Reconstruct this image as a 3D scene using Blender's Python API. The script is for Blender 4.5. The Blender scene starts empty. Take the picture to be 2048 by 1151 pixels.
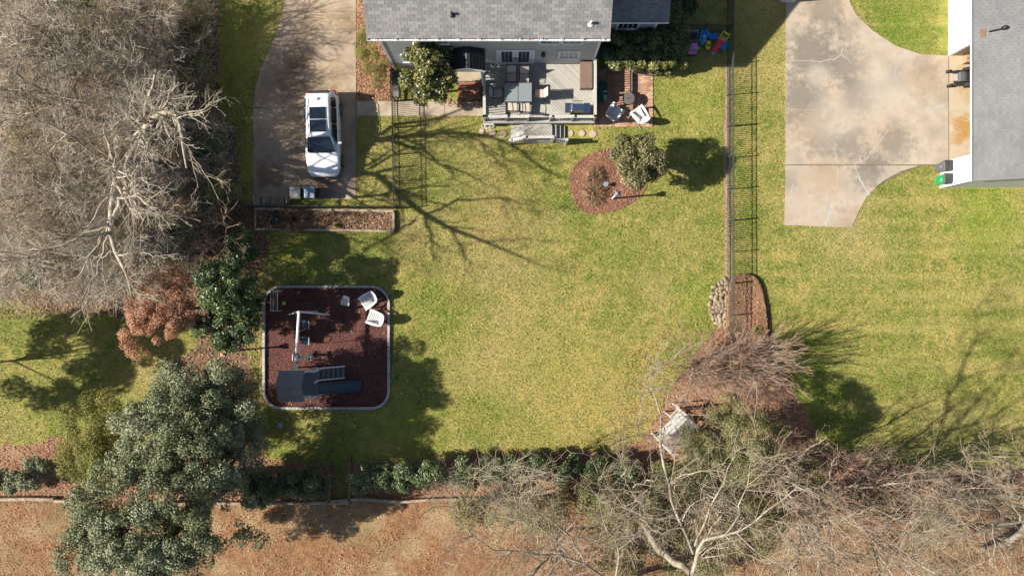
import bpy, math, random
import numpy as np
from mathutils import Vector, Matrix
R = math.radians
rng = np.random.default_rng(7)
random.seed(7)
C = bpy.context.scene.collection
sc = bpy.context.scene

# ---------------------------------------------------------------- camera, sky, sun, exposure
H = 38.0; F = 2048 * 24 / 36
cam = bpy.data.cameras.new('camera'); cam.lens = 24; cam.sensor_width = 36; cam.clip_end = 900
co = bpy.data.objects.new('camera', cam); C.objects.link(co); co.location = (0, 0, H); sc.camera = co
SUN_EL = 35.5; SUN_AZ = 5.0        # light travels towards +X, a little towards +Y
w = bpy.data.worlds.new('World'); sc.world = w; w.use_nodes = True
nt = w.node_tree; nt.nodes.clear()
sky = nt.nodes.new('ShaderNodeTexSky'); sky.sky_type = 'NISHITA'; sky.sun_disc = False
sky.sun_elevation = R(SUN_EL); sky.sun_rotation = R(265)
bg = nt.nodes.new('ShaderNodeBackground'); bg.inputs[1].default_value = 0.055
wo = nt.nodes.new('ShaderNodeOutputWorld'); nt.links.new(sky.outputs[0], bg.inputs[0]); nt.links.new(bg.outputs[0], wo.inputs[0])
sl = bpy.data.lights.new('sun', 'SUN'); sl.energy = 5.0; sl.angle = R(0.53); sl.color = (1.0, 0.93, 0.82)
so = bpy.data.objects.new('sun', sl); C.objects.link(so)
ca, sa = math.cos(R(SUN_EL)), math.sin(R(SUN_EL))
d = Vector((ca * math.cos(R(SUN_AZ)), ca * math.sin(R(SUN_AZ)), -sa))
so.rotation_euler = d.to_track_quat('-Z', 'Y').to_euler(); so.location = (-40, -4, 40)
sc.view_settings.view_transform = 'Standard'; sc.view_settings.look = 'None'
sc.view_settings.gamma = 1; sc.view_settings.use_curve_mapping = False
sc.view_settings.exposure = 1.0
sc.render.engine = 'CYCLES'
sc.cycles.max_bounces = 5; sc.cycles.diffuse_bounces = 2; sc.cycles.glossy_bounces = 2; sc.cycles.transmission_bounces = 3
sc.cycles.transparent_max_bounces = 4

def W(px, py, z=0.0):
    k = (H - z) / F
    return ((px - 1024) * k, (575.5 - py) * k, z)
def XY(poly, z=0.0):
    return [W(a, b, z)[:2] for a, b in poly]

# ---------------------------------------------------------------- materials
MATS = {}
def mat(name, c1, c2=None, scale=3.0, rough=0.8, bump=0.0, bscale=None, metal=0.0, detail=6, c3=None, s3=0.4,
        tint=False, objrand=0.0, lo=0.35, hi=0.65, spec=0.5, coat=0.0, stretch=None, trans=0.0, lo3=.45, hi3=.62, c4=None, s4=.15, lo4=.5, hi4=.6, spots=()):
    if name in MATS: return MATS[name]
    m = bpy.data.materials.new(name); m.use_nodes = True; n = m.node_tree.nodes; L = m.node_tree.links
    b = n['Principled BSDF']; b.inputs['Roughness'].default_value = rough; b.inputs['Metallic'].default_value = metal
    b.inputs['Specular IOR Level'].default_value = spec
    if coat: b.inputs['Coat Weight'].default_value = coat; b.inputs['Coat Roughness'].default_value = .08
    b.inputs['Base Color'].default_value = (*c1, 1)
    geo = n.new('ShaderNodeNewGeometry'); src = geo.outputs['Position']
    if stretch:
        mp = n.new('ShaderNodeMapping'); mp.inputs['Scale'].default_value = stretch; L.new(src, mp.inputs[0]); src = mp.outputs[0]
    def noise(s, det=detail, r=.6):
        t = n.new('ShaderNodeTexNoise'); t.inputs['Scale'].default_value = s; t.inputs['Detail'].default_value = det
        t.inputs['Roughness'].default_value = r; L.new(src, t.inputs['Vector']); return t.outputs['Fac']
    def rng_(f, a, b_):
        q = n.new('ShaderNodeMapRange'); q.inputs[1].default_value = a; q.inputs[2].default_value = b_; L.new(f, q.inputs[0]); return q.outputs[0]
    def mix(f, a, b_):
        q = n.new('ShaderNodeMix'); q.data_type = 'RGBA'; L.new(f, q.inputs[0])
        for i, v in ((6, a), (7, b_)):
            if isinstance(v, tuple): q.inputs[i].default_value = (*v, 1)
            else: L.new(v, q.inputs[i])
        return q.outputs[2]
    col = c1
    if c2: col = mix(rng_(noise(scale), lo, hi), c1, c2)
    if c3: col = mix(rng_(noise(s3, 4), lo3, hi3), col, c3)
    if c4: col = mix(rng_(noise(s4, 5), lo4, hi4), col, c4)
    for (cx, cy, rr, sc_, am) in spots:      # stains with a place and a ragged outline of their own
        vd = n.new('ShaderNodeVectorMath'); vd.operation = 'DISTANCE'; L.new(geo.outputs['Position'], vd.inputs[0]); vd.inputs[1].default_value = (cx, cy, 0)
        ma = n.new('ShaderNodeMath'); ma.operation = 'MULTIPLY_ADD'; L.new(noise(1.9, 9, .74), ma.inputs[0]); ma.inputs[1].default_value = -rr * 3.2; ma.inputs[2].default_value = rr * 1.6; 
        mb_ = n.new('ShaderNodeMath'); mb_.operation = 'ADD'; L.new(vd.outputs['Value'], mb_.inputs[0]); L.new(ma.outputs[0], mb_.inputs[1])
        q = n.new('ShaderNodeMapRange'); q.inputs[1].default_value = rr * 1.15; q.inputs[2].default_value = rr * .45; q.inputs[3].default_value = 0; q.inputs[4].default_value = am; L.new(mb_.outputs[0], q.inputs[0])
        col = mix(q.outputs[0], col, sc_)
    if tint or objrand:
        at = n.new('ShaderNodeAttribute'); at.attribute_name = 'tint'
        fac = at.outputs['Fac']
        if objrand:
            oi = n.new('ShaderNodeObjectInfo'); fac = oi.outputs['Random']
        q = n.new('ShaderNodeMapRange'); q.inputs[3].default_value = 1 - (tint or objrand); q.inputs[4].default_value = 1 + (tint or objrand)
        L.new(fac, q.inputs[0])
        vm = n.new('ShaderNodeVectorMath'); vm.operation = 'SCALE'
        if isinstance(col, tuple): vm.inputs[0].default_value = col
        else: L.new(col, vm.inputs[0])
        L.new(q.outputs[0], vm.inputs['Scale']); col = vm.outputs[0]
    if not isinstance(col, tuple): L.new(col, b.inputs['Base Color'])
    if bump:
        bp = n.new('ShaderNodeBump'); bp.inputs['Strength'].default_value = 1; bp.inputs['Distance'].default_value = bump
        L.new(noise(bscale or scale * 4, 5), bp.inputs['Height']); L.new(bp.outputs[0], b.inputs['Normal'])
    if trans:
        tr = n.new('ShaderNodeBsdfTranslucent'); ms = n.new('ShaderNodeMixShader'); ms.inputs[0].default_value = trans
        if isinstance(col, tuple): tr.inputs[0].default_value = (*col, 1)
        else: L.new(col, tr.inputs[0])
        L.new(b.outputs[0], ms.inputs[1]); L.new(tr.outputs[0], ms.inputs[2]); L.new(ms.outputs[0], n['Material Output'].inputs[0])
    MATS[name] = m; return m

LEAFMATS = {}
def leafmat(name, cols, rough=.45, trans=.15, spec=.5, patch=None, ps=.8):
    """leaf colour picked by the leaf's own random value along a ramp of colours"""
    m = bpy.data.materials.new(name); m.use_nodes = True; n = m.node_tree.nodes; L = m.node_tree.links
    b = n['Principled BSDF']; b.inputs['Roughness'].default_value = rough; b.inputs['Specular IOR Level'].default_value = spec
    at = n.new('ShaderNodeAttribute'); at.attribute_name = 'tint'
    r = n.new('ShaderNodeValToRGB'); e = r.color_ramp.elements
    while len(e) < len(cols): e.new(.5)
    for i, c in enumerate(cols): e[i].position = i / (len(cols) - 1); e[i].color = (*c, 1)
    fac = at.outputs['Fac']
    if patch:
        g = n.new('ShaderNodeNewGeometry'); t = n.new('ShaderNodeTexNoise'); t.inputs['Scale'].default_value = ps; t.inputs['Detail'].default_value = 5
        L.new(g.outputs['Position'], t.inputs['Vector'])
        q = n.new('ShaderNodeMapRange'); q.inputs[1].default_value = .3; q.inputs[2].default_value = .7; L.new(t.outputs['Fac'], q.inputs[0])
        mx = n.new('ShaderNodeMix'); mx.inputs[0].default_value = patch; L.new(fac, mx.inputs[2]); L.new(q.outputs[0], mx.inputs[3]); fac = mx.outputs[0]
    L.new(fac, r.inputs[0]); L.new(r.outputs[0], b.inputs['Base Color'])
    tr = n.new('ShaderNodeBsdfTranslucent'); ms = n.new('ShaderNodeMixShader'); ms.inputs[0].default_value = trans
    L.new(r.outputs[0], tr.inputs[0]); L.new(b.outputs[0], ms.inputs[1]); L.new(tr.outputs[0], ms.inputs[2]); L.new(ms.outputs[0], n['Material Output'].inputs[0])
    MATS[name] = m; return m

# grass: shared colouring of soil sheet and blades, from world position
def grass_nodes(m, bump=True, k=1.0, trans=0.0, dry=0.0):
    m.use_nodes = True; n = m.node_tree.nodes; L = m.node_tree.links; b = n['Principled BSDF']
    b.inputs['Roughness'].default_value = .85; b.inputs['Specular IOR Level'].default_value = .2
    g = n.new('ShaderNodeNewGeometry')
    def nz(s, d=5, off=0, r=.6):
        mp = n.new('ShaderNodeMapping'); mp.inputs['Location'].default_value = (off, off, 0); mp.inputs['Scale'].default_value = (1, 1, .0)
        L.new(g.outputs['Position'], mp.inputs[0])
        t = n.new('ShaderNodeTexNoise'); t.inputs['Scale'].default_value = s; t.inputs['Detail'].default_value = d; t.inputs['Roughness'].default_value = r
        L.new(mp.outputs[0], t.inputs['Vector']); return t.outputs['Fac']
    def mr(f, a, b_):
        q = n.new('ShaderNodeMapRange'); q.inputs[1].default_value = a; q.inputs[2].default_value = b_; L.new(f, q.inputs[0]); return q.outputs[0]
    def mix(f, a, b_):
        q = n.new('ShaderNodeMix'); q.data_type = 'RGBA'
        if isinstance(f, float): q.inputs[0].default_value = f
        else: L.new(f, q.inputs[0])
        for i, v in ((6, a), (7, b_)):
            if isinstance(v, tuple): q.inputs[i].default_value = (*[x * k for x in v], 1)
            else: L.new(v, q.inputs[i])
        return q.outputs[2]
    c = mix(mr(nz(.35, 6), .38 - dry, .62 - dry), (.17, .21, .032), (.39, .32, .098))
    c = mix(mr(nz(1.6, 6, 11), .42, .66), c, (.13, .18, .026))
    c = mix(mr(nz(5.5, 4, 23, .7), .50, .72), c, (.42, .34, .135))
    c = mix(mr(nz(.12, 4, 31), .52, .66), c, (.36, .30, .11))
    c = mix(mr(nz(9, 3, 3), .56, .72), c, (.06, .095, .016))
    mpx = n.new('ShaderNodeMapping'); mpx.inputs['Scale'].default_value = (.05, 1.15, 0); L.new(g.outputs['Position'], mpx.inputs[0])
    tx = n.new('ShaderNodeTexNoise'); tx.inputs['Scale'].default_value = 1.0; tx.inputs['Detail'].default_value = 3; L.new(mpx.outputs[0], tx.inputs['Vector'])
    sx_ = n.new('ShaderNodeSeparateXYZ'); L.new(g.outputs['Position'], sx_.inputs[0])
    mm = n.new('ShaderNodeMath'); mm.operation = 'MULTIPLY'; L.new(mr(tx.outputs['Fac'], .5, .62), mm.inputs[0]); L.new(mr(sx_.outputs['X'], 12, 15), mm.inputs[1])
    m2 = n.new('ShaderNodeMath'); m2.operation = 'MULTIPLY'; L.new(mm.outputs[0], m2.inputs[0]); m2.inputs[1].default_value = .55
    c = mix(m2.outputs[0], c, (.40, .34, .115))
    for (px_, py_, rr, cc, am) in ((1150, 800, 7, (.43, .335, .11), .5), (1040, 560, 4.5, (.42, .32, .14), .45), (1000, 400, 3.5, (.33, .23, .10), .45), (880, 350, 3.5, (.11, .18, .02), .45), (1380, 200, 2.5, (.27, .30, .05), .5), (1800, 60, 3.5, (.13, .22, .02), .6), (1980, 430, 3.5, (.17, .26, .02), .6), (1480, 640, 2.5, (.14, .20, .02), .4), (1620, 780, 4, (.17, .26, .02), .55), (1400, 600, 2.2, (.16, .24, .02), .5), (470, 90, 2.5, (.34, .32, .04), .55), (500, 330, 2.0, (.36, .30, .05), .6), (600, 500, 2.2, (.25, .30, .03), .5), (800, 870, 3.5, (.36, .37, .06), .5), (820, 480, 1.6, (.36, .25, .13), .55), (1700, 480, 3.5, (.42, .34, .16), .45), (1690, 900, 2, (.25, .30, .03), .4), (60, 820, 4, (.27, .28, .07), .4)):
        vd = n.new('ShaderNodeVectorMath'); vd.operation = 'DISTANCE'; L.new(g.outputs['Position'], vd.inputs[0]); vd.inputs[1].default_value = W(px_, py_)
        md = n.new('ShaderNodeMath'); md.operation = 'MULTIPLY_ADD'; L.new(nz(.8, 5, px_ * .01), md.inputs[0]); md.inputs[1].default_value = rr * 1.4; L.new(vd.outputs['Value'], md.inputs[2])
        q = n.new('ShaderNodeMapRange'); q.inputs[1].default_value = rr * 1.6; q.inputs[2].default_value = rr * .8; q.inputs[4].default_value = am; L.new(md.outputs[0], q.inputs[0]); c = mix(q.outputs[0], c, cc)
    at = n.new('ShaderNodeAttribute'); at.attribute_name = 'tint'
    if not bump:
        c = mix(mr(at.outputs['Fac'], .62, 1.0), c, (.48, .38, .17)); c = mix(mr(at.outputs['Fac'], .35, 0), c, (.07, .13, .018))
    L.new(c, b.inputs['Base Color'])
    if bump:
        bp = n.new('ShaderNodeBump'); bp.inputs['Distance'].default_value = .05; bp.inputs['Strength'].default_value = .9
        L.new(nz(11, 5, 5, .75), bp.inputs['Height']); L.new(bp.outputs[0], b.inputs['Normal'])
    if trans:
        tr = n.new('ShaderNodeBsdfTranslucent'); ms = n.new('ShaderNodeMixShader'); ms.inputs[0].default_value = trans
        L.new(c, tr.inputs[0]); L.new(b.outputs[0], ms.inputs[1]); L.new(tr.outputs[0], ms.inputs[2]); L.new(ms.outputs[0], n['Material Output'].inputs[0])
M_SOD = bpy.data.materials.new('sod'); grass_nodes(M_SOD, True, .95)
M_BLADE = bpy.data.materials.new('blade'); grass_nodes(M_BLADE, False, 1.15, .25)

M_WHITE = mat('white_paint', (.66, .66, .65), (.60, .60, .59), 2, .5)
M_TRIM = mat('white_trim', (.75, .77, .8), rough=.5)
M_SIDING = mat('siding', (.44, .44, .43), (.41, .41, .40), 1.2, .6)
M_SHING = mat('shingle', (.175, .171, .165), (.24, .234, .225), 30, .95, bump=.004, bscale=120, c3=(.145, .145, .15), s3=1.1, tint=.2, lo3=.5, hi3=.75)
M_SHINGO = mat('shingle_single', (.175, .171, .165), (.24, .234, .225), 30, .95, bump=.004, bscale=120, c3=(.145, .145, .15), s3=1.1, objrand=.2, lo3=.5, hi3=.75)
M_SHINGL = mat('shingle_pale', (.155, .157, .162), (.18, .18, .182), 30, .95, bump=.004, bscale=120, c3=(.145, .147, .15), s3=.7, tint=.07)
M_SHINGLO = mat('shingle_pale_single', (.155, .157, .162), (.18, .18, .182), 30, .95, bump=.004, bscale=120, c3=(.145, .147, .15), s3=.7, objrand=.07)
M_DARK = mat('black_metal', (.012, .012, .014), rough=.4)
M_FENCE = mat('fence_metal', (.055, .06, .06), rough=.35)
M_GLASS = mat('window_glass', (.02, .03, .04), rough=.05, spec=1)
M_CARGL = mat('car_glass', (.008, .014, .02), rough=.04, spec=1)
M_CAR = mat('car_paint', (.74, .75, .77), rough=.25, coat=1, spec=.6)
M_TYRE = mat('tyre', (.015, .015, .015), rough=.8)
M_RED = mat('red_lamp', (.45, .01, .015), rough=.2)
M_CHROME = mat('chrome', (.6, .6, .62), rough=.2, metal=1)
DG, DB, DT = (.075, .048, .028), (.13, .08, .04), (.36, .27, .17)
M_DRIVE = mat('driveway_concrete', (.27, .20, .145), (.36, .285, .21), .9, .85, bump=.01, bscale=20, c3=(.17, .12, .08), s3=.55, c4=(.31, .24, .15), s4=.22, lo3=.48, hi3=.66, lo4=.55, hi4=.7, spots=[(*W(x, y)[:2], r, c, a) for x, y, r, c, a in ((575, 155, 1.5, DB, .55), (600, 200, 1.3, DG, .5), (570, 265, 1.2, DG, .3), (540, 350, 1.0, DB, .7), (660, 150, 1.3, DT, .6), (640, 375, 1.4, DB, .6), (560, 245, 1.0, DT, .45), (600, 120, 1.2, DG, .4), (690, 40, .9, DB, .6), (640, 40, 1.5, DT, .5))])
M_WALK = mat('walk_concrete', (.36, .29, .21), (.42, .35, .27), 1.4, .85, bump=.008, bscale=25, c3=(.27, .21, .15), s3=.9)
CG, CL_, CB = (.165, .145, .12), (.46, .40, .33), (.27, .18, .105)
M_CONC = mat('pale_concrete', (.35, .285, .215), (.43, .365, .295), 2.2, .85, bump=.008, bscale=18, c3=(.27, .23, .185), s3=.55, lo3=.5, hi3=.68, c4=(.42, .32, .22), s4=.2, lo4=.5, hi4=.68, detail=9, spots=[(*W(x, y)[:2], r, c, a) for x, y, r, c, a in ((1620, 110, 1.7, CG, .85), (1605, 200, 1.6, CG, .8), (1690, 130, 1.3, CG, .7), (1650, 20, 1.3, CG, .7), (1690, 60, .8, CG, .5), (1715, 190, 1.2, CG, .55), (1700, 290, 1.1, CG, .7), (1645, 285, 1.1, CG, .6), (1790, 285, 1.1, CG, .7), (1745, 325, .7, CG, .8), (1850, 160, 1.2, CB, .4), (1845, 130, .9, CG, .3), (1610, 255, 1.4, CB, .3), (1700, 440, 1.0, CB, .45), (1735, 350, 1.0, CG, .7), (1650, 360, 1.2, CB, .3), (1770, 180, 1.6, CL_, .35), (1660, 235, 1.4, CL_, .35), (1635, 150, .7, CL_, .5))])
M_APRON = mat('apron_concrete', (.44, .35, .24), (.45, .39, .30), 1.3, .85, bump=.008, bscale=18, spots=[(*W(x, y)[:2], r, (.36, .20, .05), a) for x, y, r, a in ((1925, 248, .7, .9), (1922, 275, .55, .8), (1940, 190, .6, .5), (1915, 165, .6, .4), (1942, 262, .5, .7))], c3=(.40, .29, .16), s3=.6, lo3=.54, hi3=.68)
M_SEAL = mat('crack_sealant', (.40, .385, .35), (.34, .325, .295), 4, .8)
M_CRACK = mat('crack_dark', (.06, .05, .04), rough=.9)
M_LITTER = mat('leaf_litter', (.14, .08, .045), (.22, .14, .08), 6, .95, bump=.06, bscale=9, c3=(.08, .055, .035), s3=.8, c4=(.13, .13, .045), s4=.35, lo4=.55, hi4=.7)
M_MULCH = mat('red_mulch', (.095, .034, .028), (.14, .055, .045), 14, .95, bump=.04, bscale=22, c3=(.07, .028, .024), s3=1.0)
M_STRAW = mat('pine_straw', (.27, .145, .085), (.17, .085, .055), 9, .95, bump=.05, bscale=14, c3=(.30, .19, .11), s3=.8)
M_ISLE = mat('island_mulch', (.20, .09, .065), (.28, .14, .10), 12, .95, bump=.05, bscale=20, c3=(.15, .07, .05), s3=1)
M_DRYG = mat('dry_ground', (.29, .145, .065), (.16, .08, .038), 2.5, .95, bump=.06, bscale=9, c3=(.31, .21, .11), s3=.5, c4=(.15, .115, .04), s4=.3, lo4=.5, hi4=.7)
M_SOIL = mat('bare_soil', (.36, .25, .17), (.29, .20, .13), 5, .95, bump=.03, bscale=15)
M_DECK = mat('deck_board', (.34, .325, .285), (.38, .365, .325), 6, .7, objrand=.12, stretch=(1, 1, 1))
M_DECKF = mat('deck_frame', (.46, .45, .42), (.40, .39, .365), 3, .7)
M_BRICK = mat('brick', (.40, .215, .13), (.32, .17, .11), 8, .9, bump=.006, bscale=40, c3=(.45, .30, .20), s3=1.5, tint=.25)
M_BRICKD = mat('brick_dark', (.22, .09, .055), (.28, .12, .075), 8, .9, bump=.006, bscale=40, tint=.25)
M_MORTAR = mat('mortar', (.16, .12, .09), rough=.95)
M_BLOCK = mat('edging_block', (.42, .41, .39), (.34, .33, .31), 9, .9, bump=.006, bscale=40, objrand=.15)
M_WOOD = mat('weathered_timber', (.30, .24, .17), (.38, .31, .23), 5, .85, bump=.01, bscale=30, c3=(.2, .15, .1), s3=2, objrand=.15)
M_RUSTW = mat('brown_board', (.16, .08, .05), (.22, .12, .08), 5, .85)
M_BARK = mat('grey_bark', (.32, .27, .205), (.44, .39, .315), 2.5, .9, c3=(.19, .15, .11), s3=1.2)
M_TWIG = mat('grey_twig', (.46, .39, .31), (.58, .52, .43), 1.2, .9, c3=(.33, .27, .17), s3=.5)
M_PINK = mat('pink_twig', (.40, .24, .17), (.50, .34, .26), 1.2, .9, c3=(.27, .15, .10), s3=.7)
M_BARKB = mat('dull_bark', (.25, .21, .16), (.37, .33, .27), 2.5, .9, c3=(.16, .13, .10), s3=1.2)
M_TWIGB = mat('olive_twig', (.30, .245, .175), (.40, .335, .25), 1.0, .9, c3=(.22, .18, .10), s3=.45)
M_BROWNB = mat('brown_bark', (.20, .145, .10), (.28, .21, .15), 4, .9, bump=.02, bscale=15)
M_STONE = mat('stone', (.29, .23, .155), (.21, .165, .11), 4, .85, bump=.01, bscale=20, objrand=.25)
M_STEEL = mat('steel', (.55, .57, .6), rough=.22, metal=1)
M_BINK = mat('bin_black', (.022, .023, .025), (.035, .033, .03), 5, .5)
M_BINGY = mat('bin_grey', (.10, .105, .12), rough=.5)
M_BING = mat('bin_green', (.01, .27, .10), rough=.45)
M_BINDG = mat('bin_dark_green', (.01, .06, .035), rough=.45)
M_BINBL = mat('bin_lid_blue_grey', (.20, .25, .32), rough=.4)
M_SLING = mat('sling_fabric', (.48, .42, .36), (.42, .37, .31), 20, .9)
M_TGLASS = mat('table_glass', (.21, .24, .25), rough=.08, spec=1)
M_CHEST = mat('brown_resin', (.16, .105, .085), (.19, .13, .10), 3, .6)
M_PLAYW = mat('play_white', (.72, .72, .72), (.6, .6, .6), 5, .5)
M_SLATE = mat('play_slate', (.13, .15, .17), (.16, .18, .20), 3, .55)
M_SLIDE = mat('slide_plastic', (.035, .065, .085), rough=.25)
M_BLUE = mat('toy_blue', (.01, .17, .50), rough=.35)
M_YEL = mat('toy_yellow', (.75, .52, .02), rough=.35)
M_TRED = mat('toy_red', (.65, .02, .03), rough=.35)
M_ORG = mat('toy_orange', (.75, .33, .05), rough=.35)
M_LIME = mat('toy_lime', (.45, .62, .10), rough=.35)
M_PINKT = mat('toy_pink', (.65, .25, .55), rough=.35)
M_DGREEN = mat('dark_green_plastic', (.008, .035, .03), rough=.4)
M_CYAN = mat('toy_cyan', (.05, .35, .6), rough=.4)
M_TAB = mat('dark_tabletop', (.09, .08, .075), (.12, .105, .095), 8, .7)
M_PEB = mat('stepping_stone', (.46, .36, .29), (.38, .29, .23), 6, .9)
M_NET = mat('net_cord', (.35, .35, .35), rough=.8)

LF_GREY = leafmat('holly_leaf', [(.05, .06, .025), (.14, .16, .07), (.27, .29, .17), (.46, .46, .33)], .62, .10, .3, patch=.5, ps=.5)
LF_HOLLY = leafmat('dark_leaf', [(.02, .04, .015), (.04, .075, .02), (.07, .12, .03), (.20, .24, .06)], .42, .1, .6)
LF_MAG = leafmat('magnolia_leaf', [(.045, .06, .015), (.10, .12, .03), (.19, .19, .05), (.36, .29, .10)], .42, .12, .7)
LF_ISLE = leafmat('island_leaf', [(.06, .065, .02), (.13, .125, .045), (.22, .19, .075), (.36, .26, .14)], .5, .12, .6)
LF_YEL = leafmat('conifer_leaf', [(.09, .10, .02), (.17, .18, .035), (.27, .25, .06), (.34, .29, .09)], .6, .2, .3)
LF_BROWN = leafmat('beech_leaf', [(.26, .11, .06), (.42, .21, .12), (.54, .30, .18), (.62, .39, .25)], .7, .2, .3)
LF_HEDGE = leafmat('hedge_leaf', [(.045, .075, .025), (.085, .12, .045), (.14, .18, .065), (.22, .26, .13)], .4, .12, .5)
LF_OLIVE = leafmat('olive_leaf', [(.09, .10, .035), (.18, .185, .065), (.27, .25, .11), (.34, .30, .16)], .6, .2, .3)
LF_LIT = leafmat('fallen_leaf', [(.10, .055, .035), (.22, .12, .07), (.34, .20, .12), (.48, .34, .23)], .8, .1, .2)
LF_CHIP = leafmat('mulch_chip', [(.06, .022, .018), (.13, .048, .038), (.20, .085, .065), (.33, .18, .13)], .9, 0, .2)
LF_STRAW = leafmat('straw_bit', [(.16, .07, .04), (.30, .14, .075), (.42, .22, .12), (.50, .31, .19)], .9, .1, .2)
LF_DRY = leafmat('dry_blade', [(.13, .065, .03), (.28, .155, .07), (.38, .235, .12), (.20, .17, .05)], .9, .2, .2)
LF_ORN = leafmat('ornamental_blade', [(.15, .085, .05), (.24, .15, .085), (.36, .25, .15), (.2, .10, .06)], .8, .2, .2)

# ---------------------------------------------------------------- geometry helpers
ORG = {}
def prop(o, label=None, cat=None, group=None, kind=None):
    if label: o['label'] = label
    if cat: o['category'] = cat
    if group: o['group'] = group
    if kind: o['kind'] = kind
    return o
def thing(name, label, cat, loc=(0, 0, 0), rotz=0.0, group=None):
    o = bpy.data.objects.new(name, None); C.objects.link(o); o.location = loc; o.rotation_euler = (0, 0, rotz)
    o.empty_display_size = .2; ORG[o.name] = Vector(loc) ; return prop(o, label, cat, group)

class MB:
    def __init__(s): s.v = []; s.f = []; s.t = []
    def add(s, vs, fs, tint=None):
        b = len(s.v); s.v += [tuple(v) for v in vs]; s.f += [tuple(i + b for i in f) for f in fs]
        s.t += [random.random() if tint is None else tint] * len(fs); return s
    def box(s, c, sz, rz=0.0, rx=0.0, ry=0.0, tint=None):
        m = Matrix.Rotation(rz, 3, 'Z') @ Matrix.Rotation(ry, 3, 'Y') @ Matrix.Rotation(rx, 3, 'X'); c = Vector(c)
        hx, hy, hz = sz[0] / 2, sz[1] / 2, sz[2] / 2
        vs = [c + m @ Vector((x, y, z)) for z in (-hz, hz) for x, y in ((-hx, -hy), (hx, -hy), (hx, hy), (-hx, hy))]
        return s.add(vs, [(3, 2, 1, 0), (4, 5, 6, 7), (0, 1, 5, 4), (1, 2, 6, 5), (2, 3, 7, 6), (3, 0, 4, 7)], tint)
    def bb(s, x0, x1, y0, y1, z0, z1): return s.box(((x0 + x1) / 2, (y0 + y1) / 2, (z0 + z1) / 2), (abs(x1 - x0), abs(y1 - y0), abs(z1 - z0)))
    def prism(s, poly, z0, z1):
        n = len(poly); a = sum(poly[i][0] * poly[(i + 1) % n][1] - poly[(i + 1) % n][0] * poly[i][1] for i in range(n))
        if a < 0: poly = poly[::-1]
        vs = [(x, y, z0) for x, y in poly] + [(x, y, z1) for x, y in poly]
        return s.add(vs, [tuple(range(n - 1, -1, -1)), tuple(range(n, 2 * n))] + [(i, (i + 1) % n, n + (i + 1) % n, n + i) for i in range(n)])
    def hull(s, bot, top):
        n = len(bot)
        return s.add(list(bot) + list(top), [tuple(range(n - 1, -1, -1)), tuple(range(n, 2 * n))] + [(i, (i + 1) % n, n + (i + 1) % n, n + i) for i in range(n)])
    def tube(s, pts, r, n=6, cap=True):
        pts = [Vector(p) for p in pts]; rs = r if isinstance(r, (list, tuple)) else [r] * len(pts); rings = []
        for i, p in enumerate(pts):
            t = (pts[min(i + 1, len(pts) - 1)] - pts[max(i - 1, 0)]).normalized()
            a = t.cross(Vector((0, 0, 1))); a = a.normalized() if a.length > .05 else Vector((1, 0, 0)); b = t.cross(a).normalized()
            rings.append([p + (a * math.cos(2 * math.pi * k / n) + b * math.sin(2 * math.pi * k / n)) * rs[i] for k in range(n)])
        vs = [v for g in rings for v in g]; fs = []
        for i in range(len(pts) - 1):
            for k in range(n): fs.append((i * n + k, i * n + (k + 1) % n, (i + 1) * n + (k + 1) % n, (i + 1) * n + k))
        if cap: fs += [tuple(range(n - 1, -1, -1)), tuple((len(pts) - 1) * n + k for k in range(n))]
        return s.add(vs, fs)
    def lathe(s, c, prof, n=16):
        vs = [(c[0] + r * math.cos(2 * math.pi * k / n), c[1] + r * math.sin(2 * math.pi * k / n), c[2] + z) for r, z in prof for k in range(n)]
        fs = [(i * n + k, i * n + (k + 1) % n, (i + 1) * n + (k + 1) % n, (i + 1) * n + k) for i in range(len(prof) - 1) for k in range(n)]
        fs += [tuple(range(n - 1, -1, -1)), tuple((len(prof) - 1) * n + k for k in range(n))]
        return s.add(vs, fs)
    def mesh(s, name, m, off=None, smooth=False):
        me = bpy.data.meshes.new(name)
        vs = s.v if off is None else [(a - off[0], b - off[1], c - off[2]) for a, b, c in s.v]
        me.from_pydata(vs, [], s.f); me.materials.append(m)
        at = me.attributes.new('tint', 'FLOAT', 'FACE'); at.data.foreach_set('value', s.t)
        if smooth: me.polygons.foreach_set('use_smooth', [True] * len(me.polygons))
        me.update(); return me
    def build(s, name, m, parent=None, local=False, smooth=False, bevel=0.0, subsurf=0):
        off = None
        if parent is not None and not local:
            off = ORG[parent.name]
        o = bpy.data.objects.new(name, s.mesh(name, m, off, smooth)); C.objects.link(o)
        if parent is not None: o.parent = parent; ORG[o.name] = ORG[parent.name]
        else: ORG[o.name] = Vector((0, 0, 0))
        if bevel:
            b = o.modifiers.new('b', 'BEVEL'); b.width = bevel; b.segments = 2; b.limit_method = 'ANGLE'
        if subsurf:
            q = o.modifiers.new('s', 'SUBSURF'); q.levels = subsurf; q.render_levels = subsurf
        return o
def inst(name, me, parent, loc, rz=0.0, mtx=None):
    o = bpy.data.objects.new(name, me); C.objects.link(o); o.parent = parent
    if mtx is not None: o.matrix_local = mtx
    else: o.location = loc; o.rotation_euler = (0, 0, rz)
    return o
def dup(root, loc, rotz=0.0, label=None, group=None):
    r = root.copy(); C.objects.link(r); r.location = loc; r.rotation_euler = (0, 0, rotz)
    if label: r['label'] = label
    if group: r['group'] = group
    for ch in list(root.children):
        c = ch.copy(); C.objects.link(c); c.parent = r
        for g in list(ch.children):
            q = g.copy(); C.objects.link(q); q.parent = c
    return r

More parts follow.
